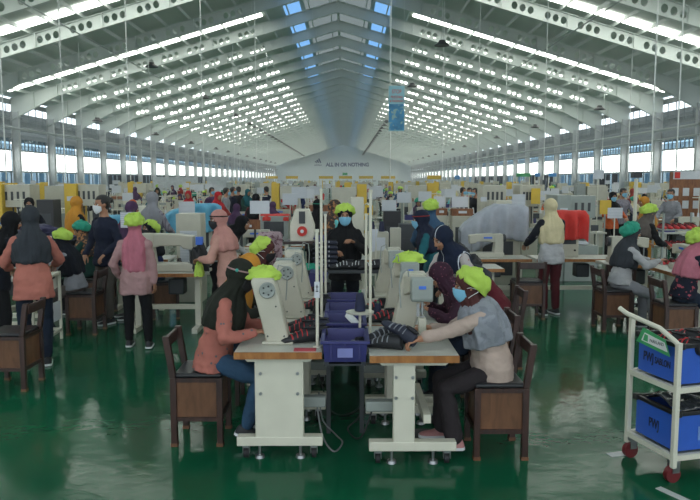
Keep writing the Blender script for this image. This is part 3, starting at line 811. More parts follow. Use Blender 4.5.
def sewing_table(label, loc, rz, wide=True, L=.93, group=None, casters=True, side=-1):
    """local: short end at y=0, runs to +Y; x centred; top at .76"""
    t = thing('sewing_table', label, 'table', loc, rz, group)
    W = .585
    MB().box(0, L / 2, .742, W, L, .036).build('tabletop', mat('laminate', '#b9b9ae', .35, var=.04), t, bevel=.003)
    MB().box(0, -.006, .738, W, .014, .045).build('edge_strip', M_woode, t); MB().box(0, L + .006, .738, W, .014, .045).build('edge_strip', M_woode, t)
    for y in (.09, L - .09):
        st = MB(); cw = .33 if wide else .145
        st.box(-.0 if wide else -.06, y, .42, cw, .07, .56)
        o = st.build('leg', M_white, t, bevel=.008)
        if y < .2:
            for sx in (-1, 1):
                for z in (.60, .46):
                    MB().cyl(((0 if wide else -.06) + sx * cw * .38, y - .034, z), ((0 if wide else -.06) + sx * cw * .38, y - .044, z), .011, n=10).build('bolt', M_steel, o)
        MB().prism([(-W * .43, y - .05, .724), (W * .43, y - .05, .724), (W * .36, y - .05, .685), (-W * .36, y - .05, .685)], (0, .10, 0)).build('bracket', M_white, t, smooth=0)
        MB().box(0, y, .125, W, .075, .065).build('foot_bar', M_white, t, bevel=.006)
        for sx in (-1, 1):
            if casters:
                c = MB().box(sx * (W / 2 - .06), y, .085, .045, .05, .02).box(sx * (W / 2 - .06) - .022, y, .06, .004, .04, .05).box(sx * (W / 2 - .06) + .022, y, .06, .004, .04, .05).build('caster', M_steel, t)
                MB().cyl((sx * (W / 2 - .06) - .015, y, .034), (sx * (W / 2 - .06) + .015, y, .034), .034, n=18).build('wheel', M_rubber, c)
            f = MB().cyl((sx * .14, y, .095), (sx * .14, y, .02), .010, n=10).cyl((sx * .14, y, .02), (sx * .14, y, 0), .03, .034, n=16).build('levelling_foot', M_steel, t)
    MB().box(.10, L / 2, .30, .05, L - .2, .06).build('stretcher', M_white, t)
    p_ = MB().box(side * .12, L * .5, .035, .26, .30, .018).build('treadle', M_dgrey, t, bevel=.005)
    MB().cyl((side * .02, L * .5, .05), (side * .02, L * .5, .68), .006, n=6).build('treadle_rod', M_steel, p_)
    MB().box(-side * .20, .30, .33, .22, .08, .075).build('pedal_motor', M_grey, t, bevel=.01)
    return t
def post_machine(label, loc, rz, group=None):
    """leaning post bed machine; worker on -x, handwheel end at -y, needle end at +y; origin on the table"""
    t = thing('post_sewing_machine', label, 'sewing machine', loc, rz, group)
    b = MB(); sh = -.10
    def sec(z, x0, x1, y0, y1): k = z / .46; return [(x0 + sh * k, y0, z), (x1 + sh * k, y0, z), (x1 + sh * k, y1, z), (x0 + sh * k, y1, z)]
    b.loft([sec(0, -.075, .085, -.10, .05), sec(.30, -.08, .085, -.11, .05), sec(.44, -.085, .08, -.11, .05), sec(.465, -.07, .065, -.10, .05)])
    b.loft([[(-.155, y, .30), (.0, y, .30), (.0, y, .455), (-.155, y, .455)] if y < .1 else [(-.165, y, .33), (-.045, y, .33), (-.045, y, .45), (-.165, y, .45)] for y in (.04, .10, .22)])
    b.box(0, .06, .012, .22, .36, .024)
    b.build('housing', M_cream, t, bevel=.010)
    MB().loft([[(-.19, y, z0), (-.04, y, z0), (-.04, y, .462), (-.19, y, .462)] for y, z0 in ((.20, .31), (.22, .295), (.295, .295), (.31, .31))]).build('needle_head', M_grey, t, bevel=.012)
    MB().cyl((-.12, .26, .30), (-.12, .26, .20), .010, n=10).cyl((-.12, .26, .245), (-.12, .26, .225), .018, n=10).build('needle_bar', M_steel, t)
    MB().box(-.09, .26, .235, .02, .02, .09).box(-.12, .25, .19, .03, .05, .012).build('presser_foot', M_steel, t)
    MB().box(-.12, .26, .09, .055, .06, .18).build('work_post', M_cream, t, bevel=.008)
    hw = MB().lathe([(.012, 0), (.050, .0), (.056, .006), (.056, .022), (.050, .028), (.03, .020), (.012, .024)], 26, (-.065, -.11, .385), Matrix.Rotation(PI / 2, 3, 'X')).build('handwheel', M_grey, t)
    for a in range(5):
        g = 2 * PI * a / 5
        MB().cyl((-.065 + .03 * math.cos(g), -.130, .385 + .03 * math.sin(g)), (-.065 + .03 * math.cos(g), -.137, .385 + .03 * math.sin(g)), .007, n=8).build('spoke_hole', M_dgrey, hw)
    for x, z in ((.05, .27), (-.095, .27), (.06, .06), (-.055, .06)):
        MB().cyl((x + sh * z / .46, -.104, z), (x + sh * z / .46, -.115, z), .006, n=8).build('screw', M_dgrey, t)
    MB().tube([(-.03, .2, .462), (-.02, .22, .52), (.03, .24, .50), (.04, .25, .40), (.03, .26, .25)], .005, 6).build('air_hose', M_grey, t)
    MB().box(-.115, .313, .40, .05, .004, .022).build('name_plate', M_label, t)
    return t
def flat_machine(label, loc, rz, group=None, big=1.0):
    """long-arm machine; worker on -y looking +y; needle end at -x, handwheel at +x"""
    t = thing('sewing_machine', label, 'sewing machine', loc, rz, group)
    b = MB(); b.box(0, 0, .035, .50, .18, .07)
    b.loft([[(x0, -.07, z), (x1, -.07, z), (x1, .07, z), (x0, .07, z)] for z, x0, x1 in ((.06, .10, .24), (.2, .12, .24), (.30, .10, .235), (.335, .10, .23))])
    b.loft([[(x, -.055, z0), (x, .055, z0), (x, .06, z1), (x, -.06, z1)] for x, z0, z1 in ((.14, .20, .335), (.05, .225, .335), (-.13, .225, .33), (-.15, .20, .325), (-.24, .19, .315))])
    b.build('housing', M_cream, t, bevel=.010)
    MB().cyl((-.20, 0, .2), (-.20, 0, .085), .009, n=8).box(-.2, -.005, .075, .03, .05, .01).build('needle_bar', M_steel, t)
    MB().lathe([(.01, 0), (.055, 0), (.06, .01), (.06, .03), (.05, .04), (.01, .03)], 20, (.24, 0, .27), Matrix.Rotation(PI / 2, 3, 'Y')).build('handwheel', M_dgrey, t)
    MB().box(.02, -.062, .28, .12, .004, .025).build('name_plate', M_label, t)
    t.scale = (big,) * 3
    return t
def station_table(label, loc, rz, group=None, L=1.15, top=None):
    t = thing('machine_table', label, 'table', loc, rz, group)
    MB().box(0, 0, .735, L, .56, .035).build('tabletop', top or MATS['laminate'], t, bevel=.003)
    for sy in (-1, 1): MB().box(0, sy * .287, .732, L, .014, .042).build('edge_strip', M_woode, t)
    for sx in (-1, 1):
        MB().box(sx * (L / 2 - .12), 0, .37, .07, .12, .70).build('leg', M_white, t)
        MB().box(sx * (L / 2 - .12), 0, .03, .07, .56, .06).build('foot_bar', M_white, t)
    MB().box(0, .06, .28, L - .3, .05, .06).build('stretcher', M_white, t)
    MB().box(.12, 0, .56, .2, .2, .2).build('motor', M_dgrey, t, bevel=.02)
    return t
def shoe_upper(label, loc, rz, base, accent, group=None, tilt=0, name='shoe_upper'):
    t = thing(name, label, 'shoe upper', loc, rz, group); t.rotation_euler = (tilt, 0, rz)
    mb = MB(); st = ((-.13, .03, .045), (-.12, .038, .085), (-.08, .042, .105), (-.03, .043, .098), (.03, .043, .078), (.08, .047, .058), (.12, .040, .046), (.145, .018, .03))
    mb.loft([[V((w_ * math.cos(g), y, z_ * (.5 + .5 * math.sin(g)))) for g in [2 * PI * k / 14 for k in range(14)]] for y, w_, z_ in st])
    mb.build('shell', base, t)
    MB().lathe([(.022, 0), (.032, .004), (.034, .012), (.026, .014), (.02, .002)], 14, (0, -.07, .093), Matrix.Diagonal((.85, 1.5, 1)).to_3x3()).build('collar', M_blacku, t)
    for k, y in enumerate((.0, .035, .07, -.035)):
        w_ = .044; zt = .09 - .45 * max(0, y)
        pts = [V((math.cos(g) * (w_ + .002), y, zt * (.5 + .5 * math.sin(g)) + .002)) for g in [PI * (.05 + .9 * q / 8) for q in range(9)]]
        MB().tube(pts, .0065, 6, flat=.6).build('stripe', accent, t)
    return t
def crate(label, loc, rz, group=None, W=.31, D=.40, H=.145, m=None, name='plastic_crate'):
    t = thing(name, label, 'crate', loc, rz, group); m = m or M_crate
    mb = MB(); k = .92
    def r_(z, s, i): return [(sx * (W / 2 * s - i), sy * (D / 2 * s - i), z) for sx, sy in ((-1, -1), (1, -1), (1, 1), (-1, 1))]
    mb.loft([r_(0, k, 0), r_(H, 1, 0), r_(H, 1, .012), r_(.012, k, .012)], cap=False)
    mb.add(r_(0, k, 0), [(3, 2, 1, 0)]); mb.add(r_(.012, k, .012), [(0, 1, 2, 3)])
    mb.build('shell', m, t, smooth=0)
    rm_ = MB()
    for sx in (-1, 1): rm_.box(sx * (W / 2 + .004), 0, H - .01, .022, D + .02, .02)
    for sy in (-1, 1): rm_.box(0, sy * (D / 2 + .004), H - .01, W + .02, .022, .02)
    rm_.build('rim', m, t, bevel=.004)
    for sx in (-.32, 0, .32):
        MB().box(sx * W, -D / 2 * .965 - .004, H * .48, .012, .014, H * .72).build('rib', m, t)
    MB().box(0, -D / 2 * .965 - .012, H * .45, W * .34, .004, H * .42).build('label_holder', mat('clear_sleeve', '#7a7fb4', .3), t)
    return t
def thread_pole(label, loc, h, group=None, tag_at=None, plates=()):
    t = thing('thread_stand_pole', label, 'pole', loc, 0, group)
    MB().cyl((0, 0, 0), (0, 0, h), .011, n=10).cyl((0, 0, 0), (0, 0, .012), .03, n=14).build('pole', M_white, t)
    MB().cyl((0, 0, h), (0, 0, h + .02), .015, n=10).build('cap', M_white, t)
    if tag_at:
        q = MB().box(0, -.016, tag_at, .036, .004, .11).build('paper_tag', M_paper, t)
        MB().box(0, -.0185, tag_at + .01, .006, .002, .05).box(0, -.0185, tag_at - .01, .018, .002, .006).box(0, -.0185, tag_at + .02, .018, .002, .006).build('printed_mark', M_dgrey, q)
    return t
def thread_cone(label, loc, m, group=None, plate=True, k=1.0):
    t = thing('thread_cone', label, 'thread cone', loc, 0, group)
    if plate: MB().cyl((0, 0, 0), (0, 0, .006), .075 * k, n=24).build('plate', M_white, t)
    MB().lathe([(.036 * k, .006), (.038 * k, .012), (.024 * k, .125 * k), (.018 * k, .13 * k)], 18).build('winding', m, t)
    MB().cyl((0, 0, .13 * k), (0, 0, .145 * k), .010 * k, n=10).build('core', mat('green_core', '#4c7a50', .6), t)
    return t
def draped(label, loc, rz, W, D, top, hang, m, name='draped_cloth', seed=1, cat='cloth', group=None, droop=None):
    """cloth lying over something W x D at height `top`, hanging `hang` below on the long sides, with folds"""
    o_ = V((seed * 3.7, seed * 1.3, 0))
    def fn(u, v):
        x = (u - .5) * (W + .06); s = (v - .5) * (D + 2 * hang); a = abs(s) - D / 2
        if a <= 0: y, z = s, top + .012 * noise.noise(V((x * 8, s * 8, seed)))
        else:
            e = min(a, .04); y = math.copysign(D / 2 + e * .6 + .06 * noise.noise(V((x * 7, seed, a * 2)) ) * min(1, a / .1) + .055 * math.sin(x * 24 + seed + 3 * noise.noise(V((x * 3, seed, 1)))) * min(1, a / .12), s); z = top - a
            z += .16 * hang * noise.noise(V((x * 3.5, seed, 0))) * min(1, a / .2) 
        if droop: z -= droop(u)
        ex = abs(u - .5) * 2
        if ex > .86: z -= (ex - .86) * 1.6 * (.18 if hang > .15 else .03)
        return V((x, y, z)) + V((0, 0, .01 * noise.noise(V((x * 20, y * 20, seed)))))
    mb = MB(); mb.grid(fn, 64, 40)
    o = mb.build(name, m, smooth=80); o.location = loc; o.rotation_euler = (0, 0, rz)
    so_ = o.modifiers.new('thick', 'SOLIDIFY'); so_.thickness = .006; so_.offset = 1
    return tag(o, label, cat, group)
def crumpled(label, loc, r, m, seed=1, name='folded_cap', cat='cloth', group=None, rz=0):
    def fn(u, v):
        a = 2 * PI * u; b = -PI / 2 * .25 + (PI / 2 * 1.25) * v
        p = V((r[0] * math.cos(b) * math.cos(a), r[1] * math.cos(b) * math.sin(a), r[2] * max(math.sin(b), -.25)))
        n1 = noise.noise(V((math.cos(a) * 2.2 + seed, math.sin(a) * 2.2, b * 2.2))) ; n2 = noise.noise(V((math.cos(a) * 5 + seed, math.sin(a) * 5, b * 5)))
        return p * (1 + .28 * n1 + .16 * n2)
    mb = MB(); mb.grid(fn, 36, 14)
    o = mb.build(name, m, smooth=80); o.location = loc; o.rotation_euler = (0, 0, rz)
    return tag(o, label, cat, group)
def paper_sign(label, loc, rz, w, h, pole_h, m=None, group=None, board=False, name='paper_sign'):
    """sheet (or brown board with sheet) on a thin post standing on the floor or a table; loc = post foot"""
    t = thing(name, label, 'sign', loc, rz, group)
    MB().box(0, .012, pole_h / 2, .016, .016, pole_h).build('post', M_white, t)
    MB().box(0, 0, pole_h - h / 2, w, .006, h).build('sheet', m or M_print, t)
    return t
def carton(label, loc, rz, w, d, h, m=None, name='cardboard_box', cat='box', group=None, lid=True):
    t = thing(name, label, cat, loc, rz, group)
    MB().box(0, 0, h / 2, w, d, h).build('body', m or M_board, t, bevel=.004)
    MB().box(0, -d / 2 - .002, h * .55, w * .4, .004, h * .35).build('paper_label', M_paper, t)
    return t
def cabinet_machine(label, loc, rz, w, d, h, side=None, body=None, name='machine_cabinet', group=None):
    """tall stitching-machine enclosure: side panel, head box, bed, control screen"""
    t = thing(name, label, 'machine', loc, rz, group)
    MB().box(0, 0, h * .21, w, d, h * .42).build('base_cabinet', body or M_cream, t, bevel=.008)
    MB().box(w * .02, d * .1, h * .86, w * .96, d * .7, h * .26).build('head_box', body or M_cream, t, bevel=.008)
    MB().box(w * .40, d * .25, h * .58, w * .18, d * .4, h * .34).build('column', body or M_cream, t)
    MB().box(-w / 2 - .03, 0, h / 2, .26 if w > .5 else .05, d * .9, h).build('side_panel', side or M_yellow, t, bevel=.006)
    MB().box(-w / 2 - .03, -d * .45 - .003, h * .82, .14, .004, .10).build('paper_label', M_paper, t)
    MB().box(0, -d * .25, h * .45, w * .5, d * .3, h * .04).build('bed_plate', M_steel, t)
    n = MB()
    for k in range(3): n.cyl((-.1 + .1 * k, -d * .1, h * .73), (-.1 + .1 * k, -d * .1, h * .52), .015, n=8)
    n.build('needle_unit', M_dgrey, t)
    MB().box(w * .42, -d * .4, h * .62, .13, .04, .11).build('control_screen', M_dgrey, t)
    s = MB()
    for k in range(4): s.box(-w * .3 + k * w * .2, d * .1 - d * .352, h * .86, .05, .006, h * .1)
    s.build('slot', M_dgrey, t)
    return t
def box_machine(label, loc, rz, w, d, h, m, name='control_box', cat='machine box', group=None, face=None):
    t = thing(name, label, cat, loc, rz, group)
    MB().box(0, 0, h / 2, w, d, h).build('body', m, t, bevel=.008)
    MB().box(0, -d / 2 - .003, h * .56, w * .7, .006, h * .5).build('front_plate', face or M_dgrey, t)
    k_ = MB().cyl((w * .3, -d / 2, h * .16), (w * .3, -d / 2 - .015, h * .16), min(w, h) * .05, n=10).build('knob', M_black, t)
    return t
# ------------------------------------------------------------------ the centre island: two facing rows of machines
TZ = .76
LX, RX = -.447, .4525
sewing_table('white sewing table with a broad leg panel before the worker in coral print', (LX, 4.50, 0), 0, True)
sewing_table('second white table on the left side of the island, beside the mustard-scarfed worker', (LX, 5.47, 0), 0, True)
sewing_table('third white table on the left side of the island, by the brown scarf', (LX, 6.44, 0), 0, True, .80)
sewing_table('white sewing table with a slim leg post before the worker in grey shawl', (RX, 4.40, 0), 0, False, side=1)
sewing_table('second white table on the right side, under the machine topped with lime cloth', (RX, 5.37, 0), 0, False, side=1)
sewing_table('third white table on the right side of the island, before the worker in navy scarf', (RX, 6.34, 0), 0, False, .85, side=1)
post_machine('leaning cream post machine showing its handwheel, nearest on the left table', (-.47, 4.82, TZ), 0)
post_machine('cream post machine half hidden behind the nearest handwheel machine', (-.41, 5.72, TZ), 0)
post_machine('cream post machine at the far end of the left island row', (-.40, 6.68, TZ), 0)
post_machine('leaning cream post machine with grey needle head before the grey shawl', (.42, 5.02, TZ), PI)
post_machine('cream post machine under a lime cloth, second on the right island row', (.42, 5.92, TZ), PI)
post_machine('cream post machine third on the right island row', (.38, 6.86, TZ), PI)
crumpled('bright lime cap lying folded on top of the nearest left machine', (-.575, 4.84, TZ + .462), (.115, .10, .075), M_lime, 3, 'folded_cap')
crumpled('bright lime cloth lying on top of the second right machine', (.545, 5.83, TZ + .462), (.13, .09, .07), M_lime, 5, 'folded_cap')
# seats of the island
chair('dark wooden boxed chair under the woman in the coral print shirt', (-1.06, 4.98, 0), -PI / 2)
chair('dark wooden boxed chair with black cushion under the woman in beige and grey scarf', (1.06, 4.72, 0), PI / 2)
stool('dark wooden stool under the mustard-scarfed worker', (-1.05, 5.84, 0), -PI / 2)
stool('dark wooden stool under the brown-scarfed worker in the lime cap', (-1.03, 6.84, 0), -PI / 2)
chair('dark wooden chair under the worker in the dotted plum scarf', (1.20, 5.72, 0), PI / 2)
chair('dark wooden chair under the worker bending in the maroon shirt', (1.60, 6.98, 0), PI / 2)
# people of the island
person('person in coral printed shirt and olive scarf seated sewing, jeans and trainers',
       dict(top=T['coral'], trousers=T['jean'], scarf=T['olive'], band=T['dusty'], jewel=mat('turquoise', '#3fa79a', .3), mask=M_maskk, cape=.95, hem=-.10),
       (-.96, 4.96, 0), -PI / 2, .625, 16, (0, 24), ((-.10, .40, .84), (.20, .33, .84)), ((-.08, .34, .12), (.12, .25, .13)), lod=0, s=.95, footpitch=14)
person('person in beige blouse, grey shawl, lime cap and blue mask seated sewing',
       dict(top=T['beige'], trousers=T['char'], scarf=T['brown'], cap=M_lime, mask=M_maskb, straps=True, shoe=mat('pink_sandal', '#b27a78', .6), leg=.075, cape=.3, hem=-.12, captilt=46, capsize=1.08, sleeve=.74, shawl=T['greyscarf'], bulk=.025),
       (1.03, 4.72, 0), PI / 2, .60, 15, (-4, 14), ((-.19, .55, .835), (.12, .45, .85)), ((-.13, .28, .13), (.10, .33, .13)), lod=0, s=.91, curl=.9)
person('person in mustard scarf half hidden behind the worker in the coral print shirt',
       dict(top=T['olive'], trousers=T['jeand'], scarf=T['mustard']), (-1.03, 5.82, 0), -PI / 2, .61, 18, (0, 25), ((-.15, .42, .84), (.15, .40, .84)), ((-.1, .35), (.12, .38)), s=.91)
person('person in brown scarf, lime cap and black mask looking down at the third left machine',
       dict(top=cloth('raspberry', '#b04058'), trousers=T['black'], scarf=T['brown'], cap=M_lime, mask=M_maskk, captilt=50, straps=True, cape=.4), (-1.0, 6.82, 0), -PI / 2, .62, 16, (6, 22), ((-.15, .45, .84), (.15, .42, .84)), ((-.1, .35), (.12, .38)), s=.95)
person('person in white floral blouse and striped navy scarf leaning over a seated colleague',
       dict(top=T['floral'], trousers=T['taupe'], scarf=T['striped'], cape=.35, cw=.84), (1.12, 6.42, 0), math.radians(128), .82, 24, (8, 30), ((-.2, .42, .95), (.18, .40, .92)), ((-.1, .0), (.1, .05)), s=.95)
person('person in dotted plum scarf hunched over the second right machine',
       dict(top=T['maroond'], trousers=T['jeand'], scarf=T['maroond']), (1.14, 5.72, 0), PI / 2, .60, 30, (0, 35), ((-.15, .45, .84), (.15, .42, .84)), ((-.1, .35), (.12, .38)), s=.93)
person('person in maroon shirt and jeans bending forward behind the floral blouse',
       dict(top=T['maroon'], trousers=T['jean'], scarf=T['dgrey'], cape=.5), (1.56, 6.98, 0), PI / 2, .61, 40, (0, 20), ((-.15, .45, .80), (.15, .42, .80)), ((-.1, .35), (.12, .38)), s=.95)
person('person in navy scarf and blue mask standing bent beside the third right machine',
       dict(top=T['teals'], trousers=T['black'], scarf=T['navy'], mask=M_maskb, band=T['rust']), (1.08, 8.25, 0), math.radians(80), .84, 14, (0, 14), ((-.2, .35, .95), (.18, .38, .95)), s=.93)
person('person in steel blue scarf and lime cap seen from behind, standing past the island',
       dict(top=T['steelb'], trousers=T['jeand'], scarf=T['steelb'], cap=M_lime, cape=1.6, captilt=10), (1.19, 9.6, 0), math.radians(-8), .86, 3, (0, 8), ((-.2, .33, .95), (.2, .33, .95)), s=.96)
person('person in black scarf, lime cap and blue mask facing us behind the cross bench',
       dict(top=T['black'], trousers=T['dnavy'], scarf=T['black'], cap=M_lime, mask=M_maskb, cape=1.7, captilt=30), (.0, 8.08, 0), PI, .86, 6, (0, 12), ((-.10, .34, 1.20), (.12, .30, 1.09)), lod=0, s=.97, curl=.9)
# crate lane
t = thing('crate_rack', 'narrow steel rack carrying the violet crates between the two rows', 'rack', (0, 4.55, 0))
for sx in (-1, 1):
    MB().box(sx * .125, 1.15, .675, .03, 2.35, .03).build('rail', M_dgrey, t)
    for y in (.5, 2.2): MB().box(sx * .125, y, .33, .03, .03, .66).build('leg', M_dgrey, t)
MB().box(0, 1.15, .66, .22, 2.3, .012).build('shelf', M_dgrey, t)
c1 = crate('violet crate nearest us between the two sewing tables, with clear label holder', (0, 4.70, .69), 0, W=.30)
crate('violet crate holding a green cutting and a pale sole, second along the rack', (0, 5.28, .69), 0, W=.30)
crate('violet crate of dark uppers, third along the rack', (0, 5.76, .69), 0, W=.30)
crate('violet crate farthest along the rack towards the cross bench', (0, 6.30, .69), 0, W=.30)
for x, y, z, r, b, a, l in ((-.05, 4.64, .705, .4, M_blacku, M_greyu, 'black shoe upper in the nearest violet crate, toe to the left'), (.06, 4.76, .705, 2.4, M_navyu, M_greyu, 'navy shoe upper in the nearest violet crate, toe to the right'),
                            (-.05, 5.7, .705, 1.2, M_blacku, M_greyu, 'black shoe upper lying across the third violet crate'), (.03, 5.84, .705, 1.8, M_navyu, M_whiteu, 'navy shoe upper at the back of the third violet crate')):
    shoe_upper(l, (x, y, z), r, b, a).scale = (.8,) * 3
crumpled('green cutting of fabric in the second violet crate', (-.04, 5.24, .715), (.09, .11, .05), M_green, 8, 'fabric_cutting')
s_ = MB().loft([[(.04 * k * math.cos(g), y, .012 * math.sin(g)) for g in [2 * PI * q / 12 for q in range(12)]] for y, k in ((-.12, .4), (-.1, .8), (-.04, .8), (.04, 1), (.1, .9), (.13, .3))]).build('shoe_sole', M_whiteu, loc=(.075, 5.3, .80)); s_.rotation_euler = (.3, 0, .5)
tag(s_, 'pale shoe sole propped on the second violet crate', 'sole')
# thread poles and cones
thread_pole('slim white pole with a paper tag at the inner corner of the nearest left table', (-.19, 4.64, TZ), .79, tag_at=.40)
thread_pole('tall slim white pole on the second left table', (-.19, 5.52, TZ), 1.05)
thread_pole('white pole on the far left table beside the cross bench', (-.185, 6.5, TZ), .80)
thread_pole('tall slim white pole at the inner corner of the nearest right table', (.185, 5.0, TZ), 1.05)
thread_pole('white pole at the inner corner of the second right table', (.19, 6.2, TZ), .82)
t = thing('thread_stand', 'white thread plate on a short post above the second violet crate', 'thread stand', (.11, 5.02, 0))
MB().cyl((0, 0, .675), (0, 0, .925), .01, n=10).build('post', M_white, t)
MB().cyl((0, 0, .925), (0, 0, .935), .10, .105, n=28).build('plate', M_white, t)
thread_cone('dark navy thread cone standing on the white round plate', (.11, 5.02, .935), M_navycone, plate=False, k=1.1)
thread_cone('dark navy thread cone on the second right table', (.27, 5.62, TZ), M_navycone)
thread_cone('dark thread cone on the second left table', (-.24, 5.75, TZ), M_black)
thread_cone('black thread cone beside the third right machine', (.25, 6.6, TZ), M_black)
# shoe uppers waiting on the tables
ups = [(-.33, 4.80, 0, 1.9, M_blacku, M_redu, 'front'), (-.27, 4.92, 0, 1.8, M_blacku, M_redu, 'second'), (-.36, 5.05, 0, 1.7, M_blacku, M_redu, 'third'), (-.26, 5.15, 0, 1.5, M_navyu, M_redu, 'fourth'), (-.33, 5.28, 0, 1.7, M_blacku, M_redu, 'rearmost')]
for k, (x, y, z, r, b, a, n_) in enumerate(ups):
    shoe_upper(n_ + ' black shoe upper with red bands in the row on the nearest left table', (x + .02, y - .03, TZ + .002), r, b, a)
for k, (x, y, z, r, n_) in enumerate(((.265, 4.60, 0, 1.2, 'dark upper with grey stripes lying at the inner corner of the nearest right table'), (.33, 4.70, 0, 1.75, 'dark upper under the seated worker\'s fingers'), (.26, 4.82, 0, 2.0, 'dark upper at the back of the pile on the nearest right table'))):
    shoe_upper(n_, (x, y, TZ + .002), r, M_blacku, M_greyu)
shoe_upper('dark upper with pale stripe held in the seated worker\'s hands', (.36, 4.60, TZ + .085), 1.0, M_navyu, M_greyu, tilt=.5)
for x, y, r, l in ((.30, 5.48, 1.9, 'red banded upper at the front of the second right table'), (.42, 5.46, 1.6, 'red banded upper beside the second right machine'), (.27, 5.95, 1.9, 'red banded upper behind the navy cone'), (-.28, 5.95, 1.6, 'black and red upper on the second left table'), (-.25, 6.15, 1.9, 'black and red upper behind the dark cone on the second left table'), (-.27, 6.9, 1.6, 'black and red upper on the third left table')):
    shoe_upper(l, (x, y, TZ + .002), r, M_blacku, M_redu)
tag(MB().box(0, 0, .002, .15, .085, .004).build('red_card', M_redcard, loc=(-.27, 4.565, TZ)), 'small red card lying at the front edge of the nearest left table', 'card')
# cross bench with stacked uppers
t = thing('cross_bench', 'dark topped bench across the island in front of the black-scarfed worker', 'bench', (.02, 7.55, 0))
MB().box(0, 0, .915, 1.12, .40, .03).build('tabletop', M_dgrey, t, bevel=.004)
MB().box(0, 0, .45, 1.0, .36, .02).build('shelf', M_grey, t)
for sx in (-1, 1):
    for sy in (-1, 1): MB().box(sx * .52, sy * .17, .45, .035, .035, .9).build('leg', M_white, t)
for k in range(6):
    shoe_upper(('lowest', 'second', 'third', 'fourth', 'fifth', 'topmost')[k] + ' navy upper with white stripes in the stack beside the black-scarfed worker', (-.21, 7.55, .93 + k * .052), PI / 2, M_navyu, M_whiteu).scale = (.9, 1, .52)
for k, (x, r, l) in enumerate(((-.02, 1.7, 'black upper lying before the black-scarfed worker'), (.12, 1.4, 'black upper with white stripes beside the worker\'s hands'), (.28, 1.8, 'black upper toward the right end of the cross bench'))):
    shoe_upper(l, (x, 7.47, .93), r, M_blacku, M_whiteu)
crate('open violet crate raised behind the stacked uppers', (-.24, 8.35, 1.10), 0, W=.24, H=.12)
box_machine('grey stand holding up the violet crate behind the stacked uppers', (-.24, 8.35, 0), 0, .22, .28, 1.10, M_grey, 'crate_stand', 'stand', face=M_grey)
tag(MB().prism([(-.11, 0, 0), (.07, 0, .0), (.12, 0, .16), (-.06, 0, .2)], (0, .30, 0)).build('blue_tray', M_crate, loc=(-.30, 7.0, TZ)), 'slanted blue tray standing at the end of the left island row', 'tray')
crumpled('green cloth piece held up near the end of the left island row', (-.37, 7.5, .93), (.10, .08, .06), M_teal, 4, 'cloth_piece')
# ------------------------------------------------------------------ the white cart with blue boxes
ct = thing('shelf_cart', 'white two-tier cart loaded with blue boxes, with red caster wheels', 'cart', (2.06, 4.16, 0), math.atan2(.11, .43))
CW, CL = .45, .82                                      # local: x along the cart, y across (near side y=0)
for y in (0, CW):
    h_ = .90 if y == 0 else .97
    MB().box(0, y, .10 + (h_ - .1) / 2, .032, .032, h_ - .1).build('post', M_white, ct, bevel=.004)
    MB().box(CL, y, .10 + .36, .032, .032, .74).build('post', M_white, ct, bevel=.004)
MB().tube([(0, 0, .88), (-.005, .02, .90), (-.03, .14, .965), (-.04, CW, 1.0), (-.06, CW + .06, 1.03)], .016, 10).build('handle', M_white, ct)
for z in (.165, .60):
    d = MB()
    for y in (0, CW): d.box(CL / 2, y, z, CL, .03, .035)
    for x in (0, CL): d.box(x, CW / 2, z, .03, CW, .035)
    d.build('shelf_frame', M_white, ct)
    MB().box(CL / 2, CW / 2, z - .005, CL - .02, CW - .02, .012).build('shelf', M_grey, ct)
for x, y in ((.02, .02), (.02, CW - .02), (CL - .03, .02), (CL - .03, CW - .02)):
    c = MB().box(x, y, .135, .06, .05, .02).box(x, y - .025, .10, .05, .005, .07).box(x, y + .025, .10, .05, .005, .07).build('caster', M_steel, ct)
    w_ = MB().cyl((x - .01, y - .018, .052), (x - .01, y + .018, .052), .052, n=22).build('wheel', M_redwheel, c)
def blue_box(label, z):
    t = thing('blue_box', label, 'box', (2.06, 4.16, z), ct.rotation_euler.z)
    H = .25; x0, x1, y0, y1 = .04, CL - .04, .035, CW - .035
    b = MB()
    for (cx, cy, sx, sy) in (((x0 + x1) / 2, y0, x1 - x0, .008), ((x0 + x1) / 2, y1, x1 - x0, .008), (x0, (y0 + y1) / 2, .008, y1 - y0), (x1, (y0 + y1) / 2, .008, y1 - y0)): b.box(cx, cy, H / 2, sx, sy, H)
    b.box((x0 + x1) / 2, (y0 + y1) / 2, .005, x1 - x0, y1 - y0, .01)
    b.build('shell', M_blue, t, smooth=0)
    r = MB()
    for y in (y0, y1): r.box((x0 + x1) / 2, y, H - .008, x1 - x0 + .03, .028, .028)
    for x in (x0, x1): r.box(x, (y0 + y1) / 2, H - .008, .028, y1 - y0 + .03, .028)
    r.build('rim', M_black, t, bevel=.004)
    for x in (x0, x1):
        for y in (y0, y1): MB().box(x, y, H - .008, .05, .045, .04).build('corner_cap', M_black, t, bevel=.006)
    p = MB().box(x0 + .22, y0 - .007, H * .42, .12, .004, .09).build('label_holder', mat('clear_sleeve2', '#6f8fc4', .2), t)
    MB().box(x0 + .21, y0 - .010, H * .45, .055, .002, .05).build('paper_label', M_paper, p)
    MB().lathe([(.0, 0), (.03, 0), (.035, .004), (.0, .006)], 16, (x0 + .42, y0 - .004, H * .55), Matrix.Rotation(PI / 2, 3, 'X')).build('hand_hole', M_black, t)
    return t, x0, y0, y1, H
bu, x0, y0, y1, H = blue_box('blue box on the top tier of the cart, filled with black straps', .625)
text('lettering', 'PWJ', .085, bu, (x0 - .006, (y0 + y1) / 2 + .09, .105), (PI / 2, 0, -PI / 2), M_navycone, .001, width=.095, bold=.002)
text('lettering', 'SABLON', .062, bu, (x0 - .006, (y0 + y1) / 2 - .045, .10), (PI / 2, 0, -PI / 2), M_navycone, .001, width=.145, bold=.0015)
